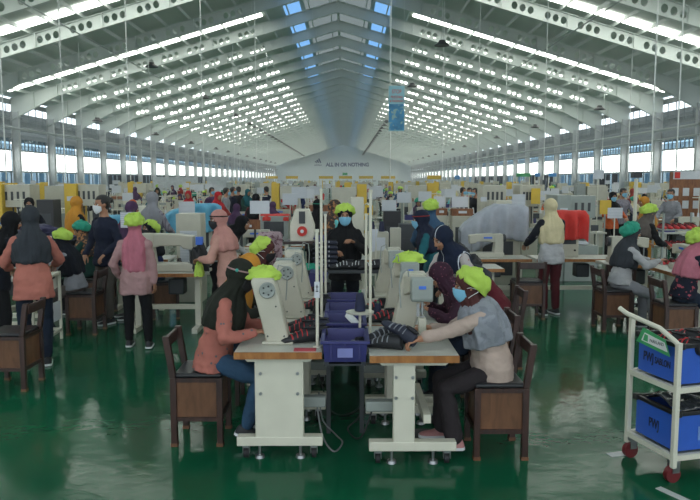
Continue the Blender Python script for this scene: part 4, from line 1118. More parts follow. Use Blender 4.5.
bl, *_ = blue_box('blue box on the lower tier of the cart, covered by clear film', .19)
text('lettering', 'PWJ', .085, bl, (x0 - .006, (y0 + y1) / 2 + .01, .11), (PI / 2, 0, -PI / 2), M_navycone, .001, width=.095, bold=.002)
tg = thing('hanging_tag', 'green and white PARKLAND tag hung on the cart under its handle', 'tag', (2.06, 4.16, 0), ct.rotation_euler.z)
MB().prism([(-.022, .05, .80), (-.022, .37, .83), (-.022, .31, .935), (-.022, .10, .90)], (.004, 0, 0)).build('card', M_green, tg, smooth=0)
MB().prism([(-.024, .07, .825), (-.024, .32, .848), (-.024, .29, .905), (-.024, .10, .880)], (.002, 0, 0)).build('white_field', M_whiteu, tg, smooth=0)
MB().prism([(-.0265, .255, .850), (-.0265, .30, .853), (-.0265, .285, .897), (-.0265, .255, .893)], (.002, 0, 0)).build('green_mark', M_green, tg, smooth=0)
text('lettering', 'PARKLAND', .03, tg, (-.026, .17, .864), (PI / 2, 0, -PI / 2 ), M_dgrey, .0005, width=.13)
cr, sr_ = math.cos(ct.rotation_euler.z), math.sin(ct.rotation_euler.z)
def cartp(x, y, z): return (2.06 + x * cr - y * sr_, 4.16 + x * sr_ + y * cr, z)
STR = [shoe_upper('', cartp(.16, .13, .80), ct.rotation_euler.z + .25, M_blacku, M_redu, 'black straps with red edges in the upper blue box')]
STR[0]['label'] = 'black upper with red bands heaped in the upper blue box of the cart'; STR[0]['category'] = 'shoe upper'
for k, (x, y) in enumerate(((.25, .13), (.34, .14), (.43, .13), (.52, .14), (.17, .30), (.28, .31), (.39, .30), (.50, .31))):
    q = place(STR[0], cartp(x, y, .80 + .012 * (k % 2)), ct.rotation_euler.z + .2 + .1 * (k % 3), STR[0]['label'], STR[0]['group'])
M_film = mat('clear_film', '#3a3d42', .12, var=.3, bump=.6, bscale=10, spec=1.0)
def filmfn(u, v):
    x, y = .05 + u * .70, .04 + v * .36
    return V((x, y, .26 + .035 * math.sin(v * PI) + .03 * noise.noise(V((x * 9, y * 9, 3))) + .012 * noise.noise(V((x * 25, y * 25, 1)))))
fm_ = MB(); fm_.grid(filmfn, 40, 26); f_ = fm_.build('clear_film', M_film, smooth=80); f_.location = (2.06, 4.16, .19); f_.rotation_euler = (0, 0, ct.rotation_euler.z)
f_.modifiers.new('thick', 'SOLIDIFY').thickness = .004
tag(f_, 'crinkled shiny film covering the contents of the lower blue box', 'film')
# painted marks on the floor round the cart
M_mark = mat('floor_paint_white', '#b8bdb8', .5)
for k, (x, y, sx, sy, r) in enumerate(((1.90, 4.62, .15, .07, .25), (2.0, 3.98, .26, .05, -1.1))):
    o = struct(MB().box(0, 0, .002, sx, sy, .004).build('floor_marking', M_mark)); o.location = (x, y, 0); o.rotation_euler = (0, 0, r)

# loose cables on the floor of the crate lane
M_cab = mat('cable_grey', '#6d7070', .5); M_cabk = mat('cable_black', '#1a1b1d', .5)
for k, (pts, m_, l) in enumerate((
    ([(-.20, 4.78, .30), (-.16, 4.72, .10), (-.08, 4.66, .012), (-.02, 4.82, .012), (-.07, 4.98, .012), (-.17, 5.06, .10), (-.20, 5.1, .3)], M_cab, 'pale grey cable looping to the floor beside the broad leg panel'),
    ([(.22, 4.9, .30), (.14, 4.86, .08), (.08, 4.9, .012), (.02, 5.1, .012), (.09, 5.3, .012), (.18, 5.36, .12)], M_cabk, 'black cable lying on the floor beneath the crates'),
    ([(-.22, 5.6, .30), (-.12, 5.5, .03), (.0, 5.42, .012), (.1, 5.55, .012), (.16, 5.7, .06)], M_cabk, 'black cable crossing the floor farther back beneath the crates'))):
    P_ = [V(q_) for q_ in pts]; P_ = [P_[0]] + P_ + [P_[-1]]; C_ = []
    for a in range(1, len(P_) - 2):                       # Catmull-Rom through the points
        for b in range(8):
            t_ = b / 8; p0, p1, p2, p3 = P_[a - 1], P_[a], P_[a + 1], P_[a + 2]
            C_.append(.5 * (2 * p1 + (p2 - p0) * t_ + (2 * p0 - 5 * p1 + 4 * p2 - p3) * t_ ** 2 + (3 * p1 - p0 - 3 * p2 + p3) * t_ ** 3))
    tag(MB().tube(C_ + [P_[-1]], .006, 6).build('power_cable', m_, smooth=80), l, 'cable')
# ------------------------------------------------------------------ left side: workers and machines left of the aisle
M_ltop = MATS['laminate']
chair('dark wooden boxed chair standing empty before the salmon-shirted standing woman', (-3.06, 6.28, 0), PI / 2)
person('person in salmon top and charcoal scarf standing with back to us behind an empty chair',
       dict(top=T['pinktop'], trousers=T['jeand'], scarf=T['dgrey'], cape=1.1, hem=-.16, cw=.88), (-3.16, 6.95, 0), math.radians(22), .86, 4, (-8, 10), ((-.22, .33, .98), (.2, .36, 1.0)), s=1.0)
chair('dark wooden boxed chair under the lime-capped woman in navy and grey', (-3.24, 8.55, 0), PI / 2)
person('person in lime cap, navy scarf and grey top seated facing away to the left tables',
       dict(top=T['grey'], trousers=T['taupe'], scarf=T['dnavy'], cap=M_lime, mask=M_maskk, cape=1.4), (-3.36, 8.55, 0), PI / 2, .585, 12, (6, 22), ((-.2, .40, .84), (.15, .40, .84)), ((-.1, .35), (.12, .40)), s=.92)
chair('dark wooden chair under the teal-capped woman in dark green', (-3.50, 9.75, 0), PI / 2)
person('person in teal cap and dark green clothes seated among the left tables',
       dict(top=T['dgreen'], trousers=T['black'], scarf=T['batik'], cap=M_teal, cape=.8), (-3.62, 9.75, 0), PI / 2, .585, 8, (10, 18), ((-.2, .40, .84), (.15, .40, .84)), ((-.1, .35), (.12, .40)), s=.95)
person('person in dark navy cardigan and white mask standing with hair tied back, holding a tool',
       dict(top=T['navy'], trousers=cloth('grey_trousers', '#5b564f'), mask=M_maskw, bun=True, cape=1), (-3.17, 9.15, 0), math.radians(150), .90, 2, (14, 8), ((-.22, .22, .95), (.20, .18, .92)), ((-.11, .08), (.1, -.02)), s=1.03)
person('person in dusty pink blouse, rose scarf and lime cap walking away on the green aisle',
       dict(top=T['dusty'], trousers=T['black'], scarf=T['rose'], cap=M_lime, cape=1.9, hem=-.2, captilt=8, cw=.74), (-2.36, 7.72, 0), math.radians(8), .80, 2, (4, 4), ((-.20, .12, .80), (.21, .0, .70)), ((-.10, .06), (.13, -.04)), s=.91)
chair('dark wooden chair under the royal blue jacketed woman in a lime cap', (-2.50, 9.50, 0), math.radians(105))
person('person in royal blue jacket, black mask and lime cap seated, turning toward us',
       dict(top=T['blue'], trousers=T['jean'], scarf=T['dnavy'], cap=M_lime, mask=M_maskk, cape=.7, captilt=40), (-2.60, 9.46, 0), math.radians(105), .61, 6, (-34, 4), ((-.16, .34, .80), (.16, .34, .82)), ((-.1, .35), (.12, .40)), s=.95)
person('person in peach blouse and black mask standing sideways with a lime cap in hand',
       dict(top=T['peach'], trousers=T['black'], scarf=T['peachh'], mask=M_maskk, band=T['black'], hem=-.42, flare=.01, cape=.7), (-1.34, 7.95, 0), math.radians(72), .83, 10, (-44, 10), ((-.13, .31, .99), (.12, .30, .98)), s=.95)
crumpled('lime cap dangling from the peach-bloused woman\'s hand', (-1.70, 7.98, .82), (.055, .06, .13), M_lime, 9)
person('person in gray scarf and checked shirt standing far behind the royal blue jacket',
       dict(top=T['check'], trousers=T['grey'], scarf=T['grey'], cape=1.2), (-3.2, 11.4, 0), math.radians(-20), .90, 3, (8, 8), ((-.2, .33, 1.0), (.2, .33, 1.0)), s=1.04)
person('person in mustard scarf and black dress standing behind the teal cap',
       dict(top=T['black'], trousers=T['black'], scarf=T['mustard'], cape=1.8, hem=-.35), (-4.55, 11.6, 0), math.radians(-40), .86, 4, (0, 10), ((-.2, .33, 1.0), (.2, .33, 1.0)), s=.99)
person('person in orange scarf half hidden behind the white-masked standing woman',
       dict(top=T['orange'], trousers=T['black'], scarf=T['orange'], cape=1.3), (-3.75, 12.3, 0), math.radians(30), .84, 8, (0, 14), ((-.2, .33, .98), (.2, .33, .98)), s=.92)
person('person in purple scarf and dress standing behind the paper sign on the left side',
       dict(top=T['purple'], trousers=T['black'], scarf=T['purple'], cape=1.5, hem=-.3), (-3.42, 10.75, 0), math.radians(-60), .84, 8, (0, 14), ((-.2, .33, .98), (.2, .33, .98)), s=.95)
person('person in black abaya working at the far left edge beside the salmon top',
       dict(top=T['dnavy'], trousers=T['black'], scarf=T['black'], cape=1.5), (-3.78, 7.45, 0), math.radians(-50), .84, 14, (0, 16), ((-.2, .36, .95), (.2, .36, .95)), s=.95)
person('person in black face veil facing us over the plum bundles',
       dict(top=T['dnavy'], trousers=T['black'], scarf=T['black'], mask=M_maskk, cape=1.4), (-5.55, 12.2, 0), math.radians(-160), .84, 4, (0, 8), ((-.2, .33, .98), (.2, .33, .98)), s=.97)
person('person in white patterned shirt bending over the machine behind the peach blouse',
       dict(top=cloth('white_print', '#b9bab6', pattern=('dots', '#6a7070', 18, .16)), trousers=T['black'], scarf=T['black'], cape=.6), (-1.85, 9.75, 0), math.radians(-100), .84, 42, (0, 10), ((-.2, .40, .85), (.2, .40, .85)), s=.96)
# tables and machines of the left side
def st(label, loc, rz, L=1.15, mach=None, mlab=None, big=1.0, mrz=None):
    station_table(label, (*loc, 0), rz, L=L)
    if mach == 'flat': flat_machine(mlab, (loc[0], loc[1], .7525), rz if mrz is None else mrz, big=big)
    elif mach == 'post': post_machine(mlab, (loc[0], loc[1], .7525), rz if mrz is None else mrz)
st('pale machine table in front of the royal blue jacketed woman', (-3.02 + .0, 10.25), 0, .9)
st('wooden edged table holding the large cream machine beside the peach blouse', (-2.25, 8.72), 0, 1.0, 'flat', 'large cream long-arm machine seen from behind beside the peach blouse', 1.42, PI)
st('pale table before the lime-capped woman in navy and grey', (-4.15, 8.5), PI / 2, 1.0, 'flat', 'cream sewing machine before the lime-capped woman in navy and grey', 1.0, PI / 2)
st('pale table before the teal-capped woman in dark green', (-4.35, 9.85), PI / 2, 1.0, 'flat', 'cream sewing machine before the teal-capped woman', 1.0, PI / 2)
st('long pale table carrying the plum bundles', (-4.85, 10.9), 0, 1.7)
st('pale table beyond the bending worker in white print', (-1.45, 10.9), 0, 1.1, 'flat', 'cream sewing machine behind the brown label board', 1.1, 0)
for k, (x, z, sx) in enumerate(((-5.15, .80, .42), (-4.6, .80, .5), (-5.1, .96, .40), (-4.55, .98, .46), (-4.85, 1.10, .5))):
    crumpled(('lowest plum bundle of cut uppers at the left end of the long table', 'lower plum bundle of cut uppers at the right end of the long table', 'middle plum bundle stacked at the left end of the long table', 'middle plum bundle stacked at the right end of the long table', 'topmost plum bundle crowning the stack on the long table')[k], (x, 10.9, z), (sx * .62, .22, .10), M_plum, 20 + k, 'fabric_bundle', 'bundle')
crumpled('black bag with white stripes beside the large cream machine', (-1.83, 8.66, .83), (.11, .10, .26), M_blacku, 31, 'work_bag', 'bag')
tag(MB().box(0, 0, .05, .09, .07, .10).build('violet_tag_box', M_label, bevel=.006, loc=(-1.83, 8.66, 1.09)), 'small violet box on top of the black striped bag', 'box')
t = thing('tube_stand', 'low white tubular stand beside the lime-capped woman in navy and grey', 'stand', (-3.55, 7.95, 0), .1)
for sx in (-.16, .16):
    for sy in (-.22, .22): MB().box(sx, sy, .41, .03, .03, .82).build('leg', M_white, t)
for z in (.12, .80):
    for sy in (-.22, .22): MB().box(0, sy, z, .32, .03, .03).build('rail', M_white, t)
    for sx in (-.16, .16): MB().box(sx, 0, z, .03, .44, .03).build('rail', M_white, t)
MB().box(0, 0, .80, .30, .42, .012).build('shelf', M_white, t)
tag(MB().box(0, 0, .1, .012, .2, .22).build('paper_sheet', M_paper, loc=(-3.36, 7.95, .28)), 'white sheet hung on the side of the tubular stand', 'paper')
paper_sign('printed sheet on a post behind the dusty pink blouse', (-2.62, 8.45, 0), 0, .25, .19, 1.51)
paper_sign('printed sheet on a post in front of the blue draped machine', (-2.95, 12.9, 0), 0, .30, .22, 1.50)
box_machine('cream control cabinet with a printed panel behind the royal blue jacket', (-2.42, 10.85, 0), 0, .38, .4, 1.38, M_cream, face=M_print)
draped('pale blue cloth draped over a machine beyond the gray-scarfed woman', (-3.05, 13.9, 0), .3, 1.0, .5, 1.42, .55, M_sky, seed=2, droop=lambda u: .35 * max(0, .5 - u))
draped('pale blue cloth hanging over the machine left of the gray-scarfed woman', (-4.3, 13.4, 0), .2, .6, .4, 1.22, .5, M_sky, seed=6)
box_machine('cream machine body standing under the larger pale blue cloth', (-2.93, 13.86, 0), .3, .5, .2, 1.2, M_cream)
box_machine('cream machine body standing under the smaller pale blue cloth', (-4.3, 13.4, 0), .2, .4, .26, 1.06, M_cream)
draped('pale printed jacket hung over a chair back near the wooden sign board', (-.98, 9.0, 0), .1, .26, .06, 1.22, .55, M_fcloth, 'hung_jacket', 3, 'jacket')
tag(MB().box(0, 0, .6, .04, .04, 1.2).build('coat_post', M_woodd, loc=(-.98, 9.0, 0)), 'dark wooden post holding up the pale printed jacket', 'post')
t = thing('label_board', 'brown wooden board with a white label on posts behind the printed jacket', 'board', (-1.42, 10.1, 0))
MB().box(0, 0, 1.25, .36, .02, .14).build('board', M_board, t)
MB().box(-.02, -.012, 1.23, .15, .004, .035).build('paper_label', M_paper, t)
for sx in (-.1, .1): MB().box(sx, .02, .6, .03, .03, 1.2).build('post', M_dgrey, t)
paper_sign('large white sheet on a post above the brown label board', (-1.32, 10.7, 0), .1, .30, .20, 1.58, M_paper)
station_table('pale machine table under the folded red cloth', (-1.15, 12.3, 0), 0, L=1.2)
box_machine('grey box on the table beneath the folded red cloth', (-1.25, 12.3, .7525), 0, .5, .4, .52, M_grey)
draped('folded red cloth lying on a grey box by the large white sheet', (-1.25, 12.3, .7525), 0, .46, .34, .535, .10, M_red, seed=4)
# white machine head with a red dial, facing us on a dark board
t = thing('press_machine', 'white arched press with a red dial facing us beyond the left row', 'machine', (-.53, 8.62, .0))
MB().box(0, 0, 1.13, .46, .36, .03).build('board', M_woodd, t)
for sx in (-.19, .19): MB().box(sx, 0, .56, .05, .3, 1.11).build('leg', M_white, t)
MB().prism([(-.15, -.1, 1.145), (.15, -.1, 1.145), (.15, -.1, 1.34), (.085, -.1, 1.54), (-.085, -.1, 1.54), (-.15, -.1, 1.34)], (0, .22, 0)).build('housing', M_white, t, bevel=.008)
MB().box(0, -.108, 1.44, .075, .02, .15).build('slot', M_dgrey, t)
d_ = MB().cyl((0, -.10, 1.27), (0, -.125, 1.27), .062, n=24).build('dial', M_red, t)
MB().cyl((0, -.125, 1.27), (0, -.135, 1.27), .022, n=16).build('hub', M_whiteu, d_)
person('person in black scarf with back to us beyond the red-dial press',
       dict(top=T['black'], trousers=T['black'], scarf=T['black'], cape=1.7, band=M_teal), (-.48, 11.2, 0), math.radians(-20), .86, 8, (10, 14), ((-.2, .33, 1.0), (.2, .33, 1.0)), s=.94)
person('person in aqua tunic and dark patterned scarf beyond the red-dial press',
       dict(top=T['aqua'], trousers=T['black'], scarf=T['batik'], cape=1.2), (-.25, 10.3, 0), math.radians(-60), .85, 8, (0, 14), ((-.2, .33, 1.0), (.2, .33, 1.0)), s=.98)
person('person in pale cream scarf facing away beside the aqua tunic',
       dict(top=T['cream'], trousers=T['grey'], scarf=T['cream'], cape=1.2), (-.12, 12.3, 0), math.radians(20), .84, 10, (0, 14), ((-.2, .33, 1.0), (.2, .33, 1.0)), s=.93)
# cabinets by the left windows
cabinet_machine('cream stitching machine with a yellow end panel at the far left edge', (-6.95, 14.8, 0), 0, .62, .7, 1.82)
cabinet_machine('cream stitching machine with a tall yellow panel behind the mustard scarf', (-5.75, 15.6, 0), 0, .55, .7, 1.82)
box_machine('black draped machine between the two yellow-panelled stitching machines', (-6.15, 14.4, 0), 0, .34, .4, 1.50, M_black)
# ------------------------------------------------------------------ beyond the cross bench
box_machine('tall pale grey cabinet behind the black-scarfed worker', (.20, 11.4, 0), 0, .21, .3, 1.62, M_white, 'tall_cabinet', 'cabinet', face=M_white)
t = thing('yellow_monitor', 'small yellow framed screen beside the tall pale cabinet', 'screen', (.43, 12.2, 0))
MB().box(0, .02, .65, .05, .05, 1.3).build('post', M_grey, t); MB().box(0, 0, 1.37, .13, .05, .17).build('housing', M_yellow, t, bevel=.008); MB().box(0, -.028, 1.37, .08, .006, .10).build('screen', M_black, t)
st('pale table with thread cones and a blue tray beyond the cross bench', (.62, 10.2), 0, .9)
thread_cone('left navy thread cone on the table beyond the cross bench', (.40, 10.15, 1.14), M_navycone, plate=False, k=1.2)
thread_cone('right navy thread cone on the table beyond the cross bench', (.54, 10.15, 1.14), M_navycone, plate=False, k=1.2)
box_machine('cream box carrying the pair of navy thread cones', (.47, 10.2, .7525), 0, .34, .3, .385, M_cream, face=M_paper)
box_machine('small pale control box on a stand with buttons, right of the black-scarfed worker', (.66, 9.0, 0), 0, .14, .1, 1.28, M_cream, face=M_white)
tag(MB().box(0, 0, 0, .24, .22, .06).build('blue_tray', M_blue, bevel=.01, loc=(.78, 10.12, .785)), 'shallow blue tray on the table beyond the cross bench', 'tray')
q = MB().prism([(-.05, 0, -.14), (.03, 0, -.13), (.07, 0, .14), (-.03, 0, .14)], (0, .004, 0)).build('paper_sheet', M_paper, loc=(.33, 8.3, 1.17)); tag(q, 'white sheet hanging on a post beside the black-scarfed worker', 'paper')
tag(MB().cyl((.37, 8.31, 0), (.37, 8.31, 1.34), .011, n=8).build('sign_post', M_white), 'slim white post holding the hanging sheet by the black-scarfed worker', 'post')
box_machine('dark screen box left of the lime cap seen from behind', (.82, 12.1, 0), 0, .30, .3, 1.36, M_black)
box_machine('dark cabinet behind the small pale control box', (1.0, 11.1, 0), 0, .26, .3, 1.20, M_dgrey)
for k, (u, w_, Y, lab) in enumerate(((441, .24, 14.2, 'left brown carton topped by a white sheet beyond the lime cap'), (462, .42, 14.0, 'wide brown carton topped by a white sheet beyond the lime cap'))):
    x = X(u, Y); t_ = box_machine('cream machine stand under the ' + ('left' if k == 0 else 'wide') + ' brown carton', (x, Y, 0), 0, w_, .3, 1.18, M_cream)
    carton(lab, (x, Y, 1.18), 0, w_, .26, .14)
    paper_sign('white sheet on a post above the ' + ('left' if k == 0 else 'wide') + ' brown carton', (x, Y + .22, 0), 0, w_ * (.8 if k else 1), .22, 1.56, M_paper)
box_machine('pale box with a small dark screen right of the wide brown carton', (X(483, 13.2), 13.2, 0), 0, .20, .25, 1.20, M_cream)
# bundles and machines right of the island
for k, (x, y, z) in enumerate(((1.42, 9.15, .80), (1.66, 9.1, .79), (1.52, 9.25, .92))):
    crumpled(('black bundle of uppers at the island side of the right table', 'black bundle of uppers nearer the grey cloth', 'black bundle resting on top of two others on the right table')[k], (x, y, z), (.15, .14, .12), M_blacku, 40 + k, 'fabric_bundle', 'bundle')
st('pale table under the black bundles right of the island', (1.62, 9.15), 0, .9)
st('wooden edged table behind the cream-scarfed woman, under a cream machine', (2.10, 10.25), 0, 1.25, 'flat', 'cream sewing machine left of the cream-scarfed woman', 1.05, 0)
st('wooden edged table under the red cloth', (3.42, 10.25), 0, 1.25)
crumpled('dark red and black bundle on the table left of the cream machine', (1.70, 10.2, .83), (.12, .12, .12), M_blacku, 51, 'fabric_bundle', 'bundle')
shoe_upper('red and black upper on the table under the red cloth', (3.08, 10.1, .7525), .3, M_blacku, M_redu)
draped('grey cloth draped over a machine left of the cream-scarfed woman', (2.42, 11.3, 0), -.08, 1.0, .5, 1.50, .55, M_gcloth, seed=3, droop=lambda u: .42 * max(0, .55 - u) ** 1.3 * 2)
box_machine('cream machine body under the grey cloth', (2.5, 11.3, 0), -.08, .7, .24, 1.12, M_cream)
draped('orange red cloth hanging over a machine right of the cream-scarfed woman', (3.35, 10.3, 0), .06, .42, .24, 1.44, .42, M_red, seed=7)
box_machine('cream machine body under the orange red cloth', (3.35, 10.3, .7525), .06, .30, .08, .62, M_cream)
chair('dark wooden chair standing behind the cream-scarfed woman, back toward us', (2.53, 9.45, 0), 0)
person('person in cream scarf, navy sleeves and burgundy trousers standing with back to us',
       dict(top=T['lgrey'], trousers=T['burg'], scarf=T['cream'], cape=1.5, hem=-.14, leg=.06, sleeves=T['dnavy'], cw=.86), (2.90, 9.62, 0), math.radians(14), .87, 3, (-4, 12), ((-.20, .36, .98), (.18, .36, .98)), s=.99)
chair('dark wooden boxed chair under the teal-capped woman in pale grey', (3.41, 8.68, 0), -PI / 2)
person('person in teal cap, charcoal scarf and pale grey top seated on the right side',
       dict(top=T['lgrey'], trousers=T['grey'], scarf=T['dgrey'], cap=M_teal, cape=1.2, captilt=40), (3.50, 8.68, 0), -PI / 2, .62, 10, (-4, 16), ((-.12, .42, .88), (.16, .42, .90)), ((-.1, .35), (.12, .40)), s=.97)
st('pale table before the teal-capped woman in pale grey', (4.35, 8.75), -PI / 2, 1.0, 'flat', 'cream sewing machine before the teal-capped woman in pale grey', 1.0, -PI / 2)
person('person in lime cap and taupe scarf standing behind the teal cap',
       dict(top=T['black'], trousers=T['black'], scarf=T['taupe'], cap=M_lime, cape=.8), (4.32, 10.15, 0), math.radians(-70), .83, 18, (10, 20), ((-.2, .38, .95), (.18, .38, .95)), s=.95)
st('pale table carrying the cream machine beside the orange red cloth', (3.95, 9.55), 0, .7, 'flat', 'cream cylinder arm machine between the orange red cloth and the teal cap', 1.1, PI)
chair('dark wooden chair under the lime-capped woman in navy floral', (3.74, 7.72, 0), -PI / 2)
person('person in navy floral blouse, rose scarf and lime cap seated at the right edge',
       dict(top=T['nfloral'], trousers=T['jeand'], scarf=T['rose'], cap=M_lime, mask=M_maskw, cape=1.1, captilt=34), (3.84, 7.72, 0), -PI / 2, .61, 12, (-6, 14), ((-.12, .42, .86), (.16, .42, .86)), ((-.1, .35), (.12, .40)), s=.97)
st('pale table before the navy floral blouse', (4.75, 7.75), -PI / 2, 1.0, 'flat', 'cream sewing machine before the navy floral blouse', 1.0, -PI / 2)
shoe_upper('bright red upper on the table before the navy floral blouse', (4.48, 7.45, .7525), 1.2, M_redu, M_blacku)
chair('dark wooden chair standing empty between the cream-scarfed woman and the teal cap', (3.62, 9.15, 0), 0)
# the tall machines by the right windows
t = cabinet_machine('grey enclosed machine with a red and yellow sticker behind the orange red cloth', (4.42, 13.2, 0), 0, .62, .8, 1.62, M_grey, M_grey)
MB().box(.08, -.41, 1.22, .08, .004, .08).build('warning_sticker', mat('warning_sticker', '#c9a32f', .5, pattern=('lines_z', '#b0322c', 12, .5)), t)
t = cabinet_machine('cream frame machine with a small yellow plate left of the grey enclosed machine', (4.05, 15.4, 0), 0, .35, .7, 1.80, M_cream, M_cream)
MB().box(.12, -.30, 1.55, .2, .012, .34).build('yellow_plate', M_yellow, t)
cabinet_machine('tall cream cabinet machine behind the cream scarf', (3.35, 15.6, 0), 0, .5, .7, 1.80, M_cream, M_cream)
cabinet_machine('cream machine with dark hoses behind the cream scarf', (3.2, 13.9, 0), 0, .4, .5, 1.5, M_cream, M_white)
t = thing('lamp_post', 'tall white post topped by a dark box behind the teal cap', 'post', (4.76, 11.3, 0))
MB().cyl((0, 0, 0), (0, 0, 1.92), .03, n=12).build('post', M_white, t); MB().box(0, 0, 1.98, .15, .1, .09).build('box', M_black, t)
paper_sign('printed sheet on a post above the cylinder arm machine', (X(616, 11.0), 11.0, 0), 0, .24, .17, 1.46)
paper_sign('printed sheet on a post above the grey cloth', (X(519, 12.6), 12.6, 0), 0, .24, .20, 1.64)
paper_sign('printed sheet pinned high on a post near the white lamp post', (X(598, 13.9), 13.9, 0), 0, .22, .18, 2.1)
person('person in mustard scarf and dress among the right racks',
       dict(top=T['mustard'], trousers=T['mustard'], scarf=T['mustard'], cape=1.8, hem=-.3), (X(652, 14.2), 14.2, 0), PI / 2, .84, 12, (0, 14), ((-.2, .33, 1.0), (.2, .33, 1.0)), s=.95)
person('person in grey shirt and pale mask behind the red upper rack',
       dict(top=T['grey'], trousers=T['black'], mask=M_maskb), (X(672, 16.2), 16.2, 0), PI * .75, .90, 3, (0, 8), ((-.2, .33, 1.0), (.2, .33, 1.0)), s=1.02)
person('person in black scarf and pale mask behind the yellow sheet',
       dict(top=T['orange'], trousers=T['black'], scarf=T['black'], mask=M_maskb), (X(612, 16.6), 16.6, 0), PI * 1.05, .86, 3, (0, 8), ((-.2, .33, 1.0), (.2, .33, 1.0)), s=.97)
person('person in mauve shirt and pale mask next to the black scarf behind the yellow sheet',
       dict(top=T['check'], trousers=T['black'], mask=M_maskb), (X(622, 17.9), 17.9, 0), PI * 1.1, .90, 3, (0, 8), ((-.2, .33, 1.0), (.2, .33, 1.0)), s=1.02)
t = thing('yellow_board', 'small yellow board on a post before the black scarf and mauve shirt', 'board', (X(606, 15.8), 15.8, 0))
MB().box(0, .02, .6, .03, .03, 1.2).build('post', M_grey, t); MB().box(0, 0, 1.28, .26, .02, .32).build('board', M_yellow, t)
person('person in red shirt with white badge standing beyond the grey cloth',
       dict(top=T['red'], trousers=mat('green_trousers', '#3f9a78', .8)), (X(494, 16.8), 16.8, 0), PI * .5, .92, 2, (-30, 4), ((-.2, .25, .95), (.2, .25, .95)), s=1.04)
# rack of red uppers
rk = thing('shoe_rack', 'steel rack filled with red shoe uppers near the right windows', 'rack', (X(679, 12.6), 12.6, 0))
for sx in (-.35, .35):
    for sy in (-.2, .2): MB().box(sx, sy, .65, .03, .03, 1.3).build('post', M_grey, rk)
for z in (.35, .68, 1.0): MB().box(0, 0, z, .72, .42, .02).build('shelf', M_grey, rk)
up0 = None
for z in (.36, .69, 1.01):
    for k in range(6):
        loc = (rk.location.x - .29 + k * .115, 12.57, z)
        lab = {.36: 'red shoe upper on the lowest shelf of the steel rack', .69: 'red shoe upper on the middle shelf of the steel rack', 1.01: 'red shoe upper on the top shelf of the steel rack'}[z]
        if up0 is None: up0 = shoe_upper(lab, loc, PI, M_redu, M_blacku, 'red uppers on the lowest rack shelf')
        else: place(up0, loc, PI, lab, {.36: 'red uppers on the lowest rack shelf', .69: 'red uppers on the middle rack shelf', 1.01: 'red uppers on the top rack shelf'}[z])
t = thing('notice_board', 'brown notice board with a red and white header by the right windows', 'board', (X(686, 17.5), 17.5, 0))
MB().box(0, 0, 1.35, .85, .04, 1.5).build('board', M_board, t); MB().box(.0, -.024, 2.02, .7, .006, .2).build('header', M_paper, t); MB().box(-.25, -.03, 2.02, .14, .006, .16).build('red_mark', M_red, t)
for sx in (-.4, .4): MB().box(sx, .03, .7, .04, .04, 1.4).build('leg', M_grey, t)
for k in range(6): MB().box(-.28 + (k % 3) * .27, -.024, 1.6 - (k // 3) * .32, .16, .006, .2).build('notice', M_paper, t)
# ------------------------------------------------------------------ the rows beyond: stations repeated down the hall
bpy.context.view_layer.update()
OCC = []
def bounds(root):
    lo, hi = [1e9] * 2, [-1e9] * 2
    for o in [root] + list(root.children_recursive):
        if o.type == 'MESH':
            for c in o.bound_box:
                w_ = o.matrix_world @ V(c)
                for i in (0, 1): lo[i] = min(lo[i], w_[i]); hi[i] = max(hi[i], w_[i])
    return (*lo, *hi)
for o in sc.objects:
    if o.parent is None and 'category' in o and o['category'] not in ('pipe', 'wire', 'lamp', 'banner', 'curtain', 'lettering', 'emblem'):
        OCC.append(bounds(o))
def free(x, y, hx, hy, add=True):
    for a, b, c, d in OCC:
        if x + hx > a and x - hx < c and y + hy > b and y - hy < d: return False
    if add: OCC.append((x - hx, y - hy, x + hx, y + hy))
    return True
fr = random.Random(5)
def zone(x, y):
    side = 'left' if x < -y * .16 else ('right' if x > y * .16 else 'middle')
    dist = 'early in' if y < 24 else ('midway down' if y < 45 else ('far down' if y < 100 else 'closing'))
    return side, dist
# single-mesh kinds for the distance (each copy is still its own object)
def far_machine():
    mb = MB(); mb.box(0, 0, .035, .5, .18, .07).box(.17, 0, .2, .13, .14, .27).box(-.02, 0, .28, .42, .12, .12).box(-.2, 0, .22, .09, .12, .16)
    mb.cyl((.24, 0, .26), (.28, 0, .26), .06, n=10, mi=1); mb.box(-.2, 0, .1, .02, .02, .16, mi=1); mb.box(0, -.062, .28, .14, .004, .03, mi=2)
    return mb.mesh('sewing_machine', [M_cream, M_dgrey, M_label], 30)
def far_table(): 
    mb = MB(); mb.box(0, 0, .735, 1.15, .56, .035).box(0, -.287, .732, 1.15, .014, .042, mi=1)
    for sx in (-.45, .45): mb.box(sx, 0, .37, .07, .12, .7).box(sx, 0, .03, .07, .56, .06)
    mb.box(.12, 0, .56, .2, .2, .2, mi=2)
    return mb.mesh('machine_table', [M_ltop, M_woode, M_dgrey], 0)
def far_cab(side):
    mb = MB(); mb.box(0, 0, .38, .6, .7, .76).box(.02, .05, 1.52, .58, .5, .4).box(.26, .15, 1.05, .1, .3, .6); mb.box(-.42, 0, .9, .24, .3, 1.8, mi=1); mb.box(0, -.2, .82, .3, .2, .08, mi=2)
    return mb.mesh('machine_cabinet', [M_cream, side, M_dgrey], 0)
def far_sign(m):
    mb = MB(); mb.box(0, .01, .8, .016, .016, 1.6); mb.box(0, 0, 1.5, .32, .006, .24, mi=1)
    return mb.mesh('paper_sign', [M_white, m], 0)
def far_box(m):
    mb = MB(); mb.box(0, 0, .55, .5, .45, 1.1); mb.box(0, -.228, .75, .3, .006, .3, mi=1); mb.box(-.02, 0, 1.16, .46, .4, .12, mi=2)
    return mb.mesh('control_box', [M_grey, M_dgrey, m], 0)
